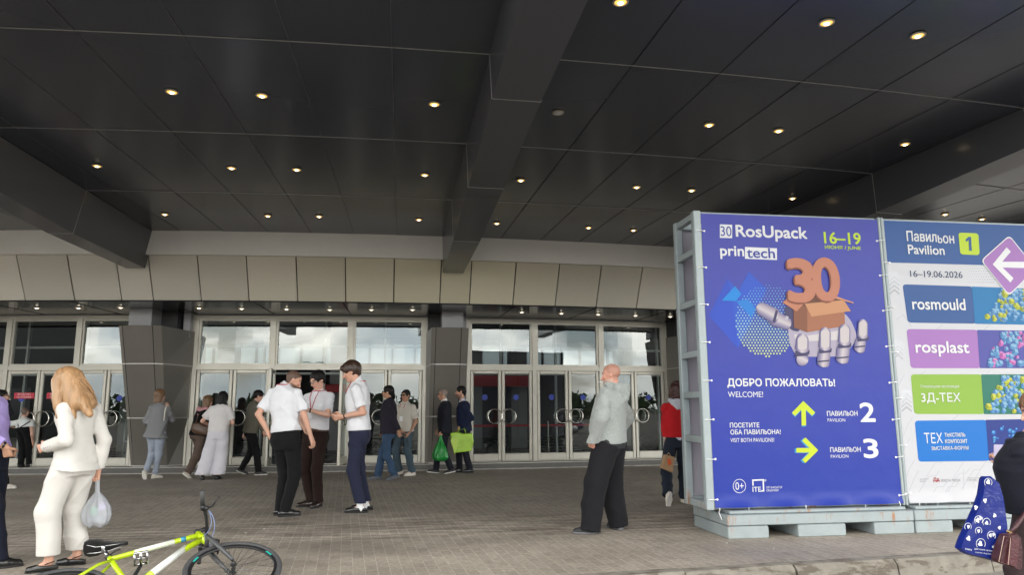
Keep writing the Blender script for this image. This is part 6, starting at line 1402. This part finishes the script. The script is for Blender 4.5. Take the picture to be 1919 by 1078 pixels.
for fn, cx in ((bs, .66), (bw, -.44)):
    w0 = bpy.data.objects.new('wheel', None); COL.objects.link(w0); w0.parent = bike; c = fn(cx, 0, 0); w0.location = tuple(Vector(c)-bike.location)
    rt = .345; n = 56; cs = np.linspace(0, 2*math.pi, n+1)[:-1]
    mb = MB(); mb.tube([fn(cx+(rt-.024)*math.cos(t), (rt-.024)*math.sin(t), 0) for t in cs], .0205, 10, closed=True); mb.build('tyre', tyre, w0, smooth=True)
    mb = MB(); prof = [(.302, -.011), (.302, .011), (.283, .009), (.279, 0), (.283, -.009)]
    mb.loft([[tuple(fn(cx+r_*math.cos(t), r_*math.sin(t), z)) for r_, z in prof] for t in np.linspace(0, 2*math.pi, n+1)], cap=False); mb.build('rim', blk, w0, smooth=False)
    mb = MB()
    for k in range(32):
        t = k*2*math.pi/32; z = .028 if k % 2 else -.028; t2 = t+(.9 if (k//2) % 2 else -.9)
        mb.tube([fn(cx+.022*math.cos(t2), .022*math.sin(t2), z), fn(cx+.284*math.cos(t), .284*math.sin(t), 0)], .0016, 4)
    mb.build('spokes', chrome, w0)
    mb = MB(); hp_ = [(.009, -.06), (.012, -.05), (.024, -.034), (.014, -.02), (.014, .02), (.024, .034), (.012, .05), (.009, .06)]
    mb.lathe(hp_, fn(cx, 0, 0), fn(cx, 0, 1)-fn(cx, 0, 0), 12); mb.build('hub', blk, w0, smooth=True)
    mb = MB()
    for t0 in (.3, 2.4, 4.5): mb.loft([[tuple(fn(cx+r_*math.cos(t), r_*math.sin(t), .0115)) for r_ in (.286, .300)] for t in np.linspace(t0, t0+.22, 5)], cap=False, closed=False)
    mb.build('rim_decal', mat('teal_decal', (.02, .42, .36), .4), w0)
mb = MB()
for sg in (1, -1): tb(mb, [(.522, .405, sg*.05), (.56, .29, sg*.062), (.655, .02, sg*.062)], [.016, .018, .013], 8, bs)
tb(mb, [(.522, .405, -.055), (.522, .405, .055)], .018, 8, bs); fk = mb.build('fork', mat('dark_grey_fork', (.06, .062, .066), .4), bike, smooth=True)
mb = MB(); tb(mb, [(.468, .555, 0), (.462, .575, 0)], .022, 10, bs); tb(mb, [(.463, .568, 0), (.50, .585, 0), (.542, .60, 0)], [.018, .015, .019], 10, bs); mb.build('stem', blk, bike, smooth=True)
mb = MB(); tb(mb, [(.500, .628, -.31), (.51, .628, -.2), (.535, .61, -.09), (.545, .60, 0), (.535, .61, .09), (.51, .628, .2), (.500, .628, .31)], .0125, 10, bs); hb = mb.build('handlebar', blk, bike, smooth=True)
for sg in (1, -1):
    mb = MB(); tb(mb, [(.505, .628, sg*.20), (.500, .628, sg*.315)], .0165, 12, bs); g_ = mb.build('grip', mat('grey_rubber_grip', (.05, .05, .052), .7), hb, smooth=True)
    mb = MB(); tb(mb, [(.512, .628, sg*.155), (.508, .628, sg*.19)], .021, 12, bs); tb(mb, [(.525, .612, sg*.16), (.54, .60, sg*.185)], .016, 8, bs); mb.build('shifter', blk, hb, smooth=True)
    mb = MB(); tb(mb, [(.53, .615, sg*.17), (.57, .60, sg*.185), (.585, .598, sg*.21), (.605, .60, sg*.245), (.625, .608, sg*.262)], [.009, .008, .007, .006, .007], 8, bs); mb.build('brake_lever', blk, hb, smooth=True)
mb = MB()
for (a, b_, c) in (((.55, .60, .16), (.62, .55, .07), (.555, .38, .05)), ((.55, .60, .15), (.60, .53, .05), (.50, .44, .03)), ((.55, .60, -.16), (.61, .54, -.05), (.54, .40, -.04))):
    P0, P1, P2 = map(np.array, (a, b_, c)); tb(mb, [tuple((1-t)**2*P0+2*t*(1-t)*P1+t*t*P2) for t in np.linspace(0, 1, 10)], .0028, 5, bs)
mb.build('cables', mat('pale_blue_cable', (.18, .24, .42), .4), bike, smooth=True)
mb = MB(); tb(mb, [(-.134, .40, 0), (-.168, .38+sp_+.02, 0)], .0135, 10); mb.build('seat_post', chrome, bike, smooth=True)
mb = MB(); mb.lathe([(.024, -.01), (.024, .012)], bw(-.134, .405, 0), bw(-.29, .95, 0)-bw(0, 0, 0), 12); tb(mb, [(-.13, .405, .02), (-.09, .41, .045), (-.06, .41, .05)], .006, 6); mb.build('seat_clamp', blk, bike, smooth=True)
sy = .38+sp_+.045
rings = []
for x, hw_, th_, dz in ((-.300, .020, .012, .012), (-.292, .055, .020, .014), (-.26, .075, .024, .012), (-.21, .070, .024, .006), (-.15, .045, .022, 0), (-.09, .026, .020, 0), (-.03, .020, .018, .002), (-.008, .012, .010, .0)):
    rings.append([tuple(bw(x, sy+dz+th_*math.sin(t)*(1 if math.sin(t) > 0 else .35), hw_*math.cos(t))) for t in np.linspace(0, 2*math.pi, 15)[:-1]])
mb = MB(); mb.loft(rings); sdl = mb.build('saddle', mat('black_saddle_vinyl', (.014, .014, .015), .38), bike, smooth=True)
mb = MB()
for sg in (1, -1): tb(mb, [(-.275, sy+.0, sg*.035), (-.22, sy-.028, sg*.024), (-.13, sy-.028, sg*.022), (-.03, sy-.002, sg*.008)], .0042, 6)
tb(mb, [(-.17, sy-.030, -.028), (-.17, sy-.030, .028)], .014, 8); mb.build('saddle_rail', chrome, sdl, smooth=True)
mb = MB(); mb.lathe([(.018, .03), (.092, .034), (.095, .037), (.092, .040), (.02, .046)], bw(0, -.03, 0), bL, 30); mb.build('chainring', blk, bike)
for sg, an in ((1, 1.18), (-1, 1.18+math.pi)):
    mb = MB(); ex, ey = .17*math.cos(an), -.03+.17*math.sin(an); tb(mb, [(0, -.03, sg*.055), (ex, ey, sg*.072)], [.016, .012], 8); mb.build('crank', blk, bike, smooth=True)
    mb = MB()
    pc_ = lambda a, b_, c: bw(ex+a, ey+b_, sg*(.095+c))
    for a in (-.04, .04): mb.tube([pc_(a, -.012, -.015), pc_(a, -.012, .075)], .007, 6)
    for c in (-.015, .03, .075): mb.tube([pc_(-.045, 0, c), pc_(.045, 0, c)], .009, 6)
    mb.tube([pc_(0, 0, -.03), pc_(0, 0, .08)], .011, 8); mb.build('pedal', chrome, bike, smooth=True)
mb = MB(); tb(mb, [(0, .062, .038), (-.22, .045, .035), (-.44, .035, .035)], .005, 5); tb(mb, [(0, -.122, .038), (-.22, -.085, .036), (-.40, -.06, .035)], .005, 5); mb.lathe([(.02, .024), (.045, .028), (.045, .04), (.02, .046)], bw(-.44, 0, 0), bL, 20); mb.build('chain', mat('chain_steel', (.12, .11, .1), .4, .8), bike)
mb = MB()
for sg in (1, -1): tb(mb, [(.556, .345, sg*.052), (.60, .33, sg*.045), (.585, .27, sg*.03)], .008, 6, bs)
mb.build('brake_arm', blk, bike, smooth=True)
# ------------------------------------------------------------------ the forecourt behind the viewer, seen mirrored in the glazing
leaf = mat('leafage', (.05, .085, .03), .8, var=.5, vscale=.35)
mb = MB(); rr_ = np.random.default_rng(3)
for k in range(150):
    cx_, cy_ = rr_.uniform(-75, 75), rr_.uniform(-92, -72); hh = rr_.uniform(2.6, 4.8); rd_ = rr_.uniform(1.4, 2.6)
    for j in range(70):
        d = rr_.normal(0, 1, 3); d /= np.linalg.norm(d); c = V3(cx_, cy_, hh-rd_*.8)+d*V3(rd_, rd_, rd_*.9)*rr_.uniform(.5, 1); s_ = rr_.uniform(.22, .5)
        a, b_ = rr_.normal(0, s_, 3), rr_.normal(0, s_, 3); mb.quad(c-a*.5-b_*.5, c+a*.5-b_*.5, c+a*.5+b_*.5, c-a*.5+b_*.5)
tag(mb.build('treeline', leaf), 'dark green treeline across the car park mirrored in the doors', 'trees', kind='stuff')
sb = empty('added_dark_block', (-36.8, -6.6, -.15), 'dark block added on the forecourt to darken the reflection in the far left glazing', 'building')  # unseen block, added so the far left panes mirror something dark
mb = MB(); mb.box(-46, -27.6, -7.2, -6, -.15, 8.4, 1, .03); mb.build('wall', mat('dark_cladding', (.03, .032, .036), .5), sb); mb = MB(); mb.box(-46.2, -27.5, -7.4, -5.8, 8.4, 8.6, 1, .03); mb.build('roof', mat('dark_roof_trim', (.05, .05, .055), .5), sb)
for k in range(3):
    mb = MB(); mb.box(-38+4*k, -36+4*k, -5.99, -5.95, .8, 2.8, 1, .01); w_o = mb.build('window', mat('added_block_window', (.02, .025, .03), .1), sb)
grm = mat('post_grey', (.12, .12, .125), .5, .4)
for i, (x, y) in enumerate(((-9.5, -20), (9.5, -22), (21, -30), (-26, -30))):
    lp = empty('street_lamp', (x, y, -.15), 'tall grey two-armed street lamp mirrored in the %s door glass' % ['middle', 'right', 'far right', 'far left'][i], 'street lamp', 'street lamps on the forecourt')
    mb = MB(); mb.tube([(x, y, -.15), (x, y, 4.6)], [.08, .05], 8); mb.build('pole', grm, lp); mb = MB()
    for sg in (1, -1): mb.tube([(x, y, 4.4), (x+sg*.5, y, 4.8), (x+sg*.8, y, 4.82)], .03, 6); mb.box(x+sg*.8-.22, x+sg*.8+.22, y-.12, y+.12, 4.78, 4.86, 1, .02)
    mb.build('lamp_head', grm, lp)
def car(x, y, col, cname, k):
    root = empty('parked_car', (x, y, -.15), '%s parked car on the forecourt, mirrored in the lower door glass' % cname, 'car', 'parked cars on the forecourt')
    pm = mat('car_paint_%s' % cname.replace(' ', '_'), col, .3, coat=.6, metal=.2); gl_ = mat('car_window', (.02, .025, .03), .08); z0 = -.15
    secs = [(-2.1, .62, .32, .62), (-2.0, .80, .26, .82), (-1.2, .86, .24, .92), (0, .88, .24, .94), (1.1, .87, .24, .90), (1.9, .80, .26, .74), (2.12, .60, .34, .60)]
    mb = MB(); rg = []
    for sx_, w2, b0, t0 in secs:
        rg.append([(x+sx_, y+w2*c, z0+(b0+t0)/2+(t0-b0)/2*s2) for c, s2 in ((-.9, -1), (.9, -1), (1, -.7), (1, .5), (.9, 1), (-.9, 1), (-1, .5), (-1, -.7))])
    mb.loft(rg); mb.build('body', pm, root)
    mb = MB(); rg = []
    for sx_, w2, t0 in ((-1.75, .72, .95), (-1.05, .66, 1.38), (-.4, .64, 1.46), (.35, .64, 1.42), (1.15, .74, .93)): rg.append([(x+sx_, y-w2, z0+t0), (x+sx_, y+w2, z0+t0), (x+sx_, y+.80, z0+.88), (x+sx_, y-.80, z0+.88)])
    mb.loft(rg); cb_ = mb.build('window', gl_, root)
    mb = MB(); mb.box(x-1.0, x+.35, y-.64, y+.64, z0+1.40, z0+1.475, 1, .03); mb.build('roof', pm, root)
    for sx_ in (-1.32, 1.35):
        for sg in (1, -1):
            mb = MB(); mb.lathe([(.2, -.1), (.32, -.1), (.33, 0), (.32, .1), (.2, .1)], (x+sx_, y+sg*.78, z0+.33), (0, 1, 0), 18); wv = mb.build('wheel', tyre, root); mb = MB(); mb.lathe([(.2, 0), (.06, .01), (.02, .02)], (x+sx_, y+sg*.885, z0+.33), (0, sg, 0), 14); mb.build('rim', chrome, wv)
    for sg in (1, -1):
        mb = MB(); mb.box(x+2.0, x+2.09, y+sg*.62-.15, y+sg*.62+.15, z0+.56, z0+.66, 1, .02); mb.build('headlight', mat('headlight_lens', (.6, .6, .6), .1), root)
for i, (x, y, c, n_) in enumerate(((-13, -10.5, (.5, .5, .5), 'silver'), (-7.4, -11, (.02, .02, .022), 'black'), (-1.8, -12.5, (.55, .54, .52), 'white'), (4.2, -10.5, (.25, .26, .28), 'grey'), (9.6, -11.2, (.30, .02, .02), 'dark red'), (15.0, -10.6, (.03, .06, .16), 'blue'))): car(x, y, c, n_, i)
for i, (x, y) in enumerate(((6.6, -5.4), (8.2, -5.6), (-4.2, -5.5))):
    mb = MB(); z0 = -.15; mb.loft([[(x-.6, y-.25, z0), (x+.6, y-.25, z0), (x+.6, y+.25, z0), (x-.6, y+.25, z0)], [(x-.6, y-.2, z0+.25), (x+.6, y-.2, z0+.25), (x+.6, y+.2, z0+.25), (x-.6, y+.2, z0+.25)], [(x-.58, y-.09, z0+.75), (x+.58, y-.09, z0+.75), (x+.58, y+.09, z0+.75), (x-.58, y+.09, z0+.75)]])
    tag(mb.build('road_barrier', mat('red_barrier_plastic', (.5, .05, .02), .5), None, loc=(x, y, z0)), 'red plastic road barrier on the forecourt, %s of three' % ['middle one', 'right-hand one', 'left-hand one'][i], 'barrier', 'red road barriers')
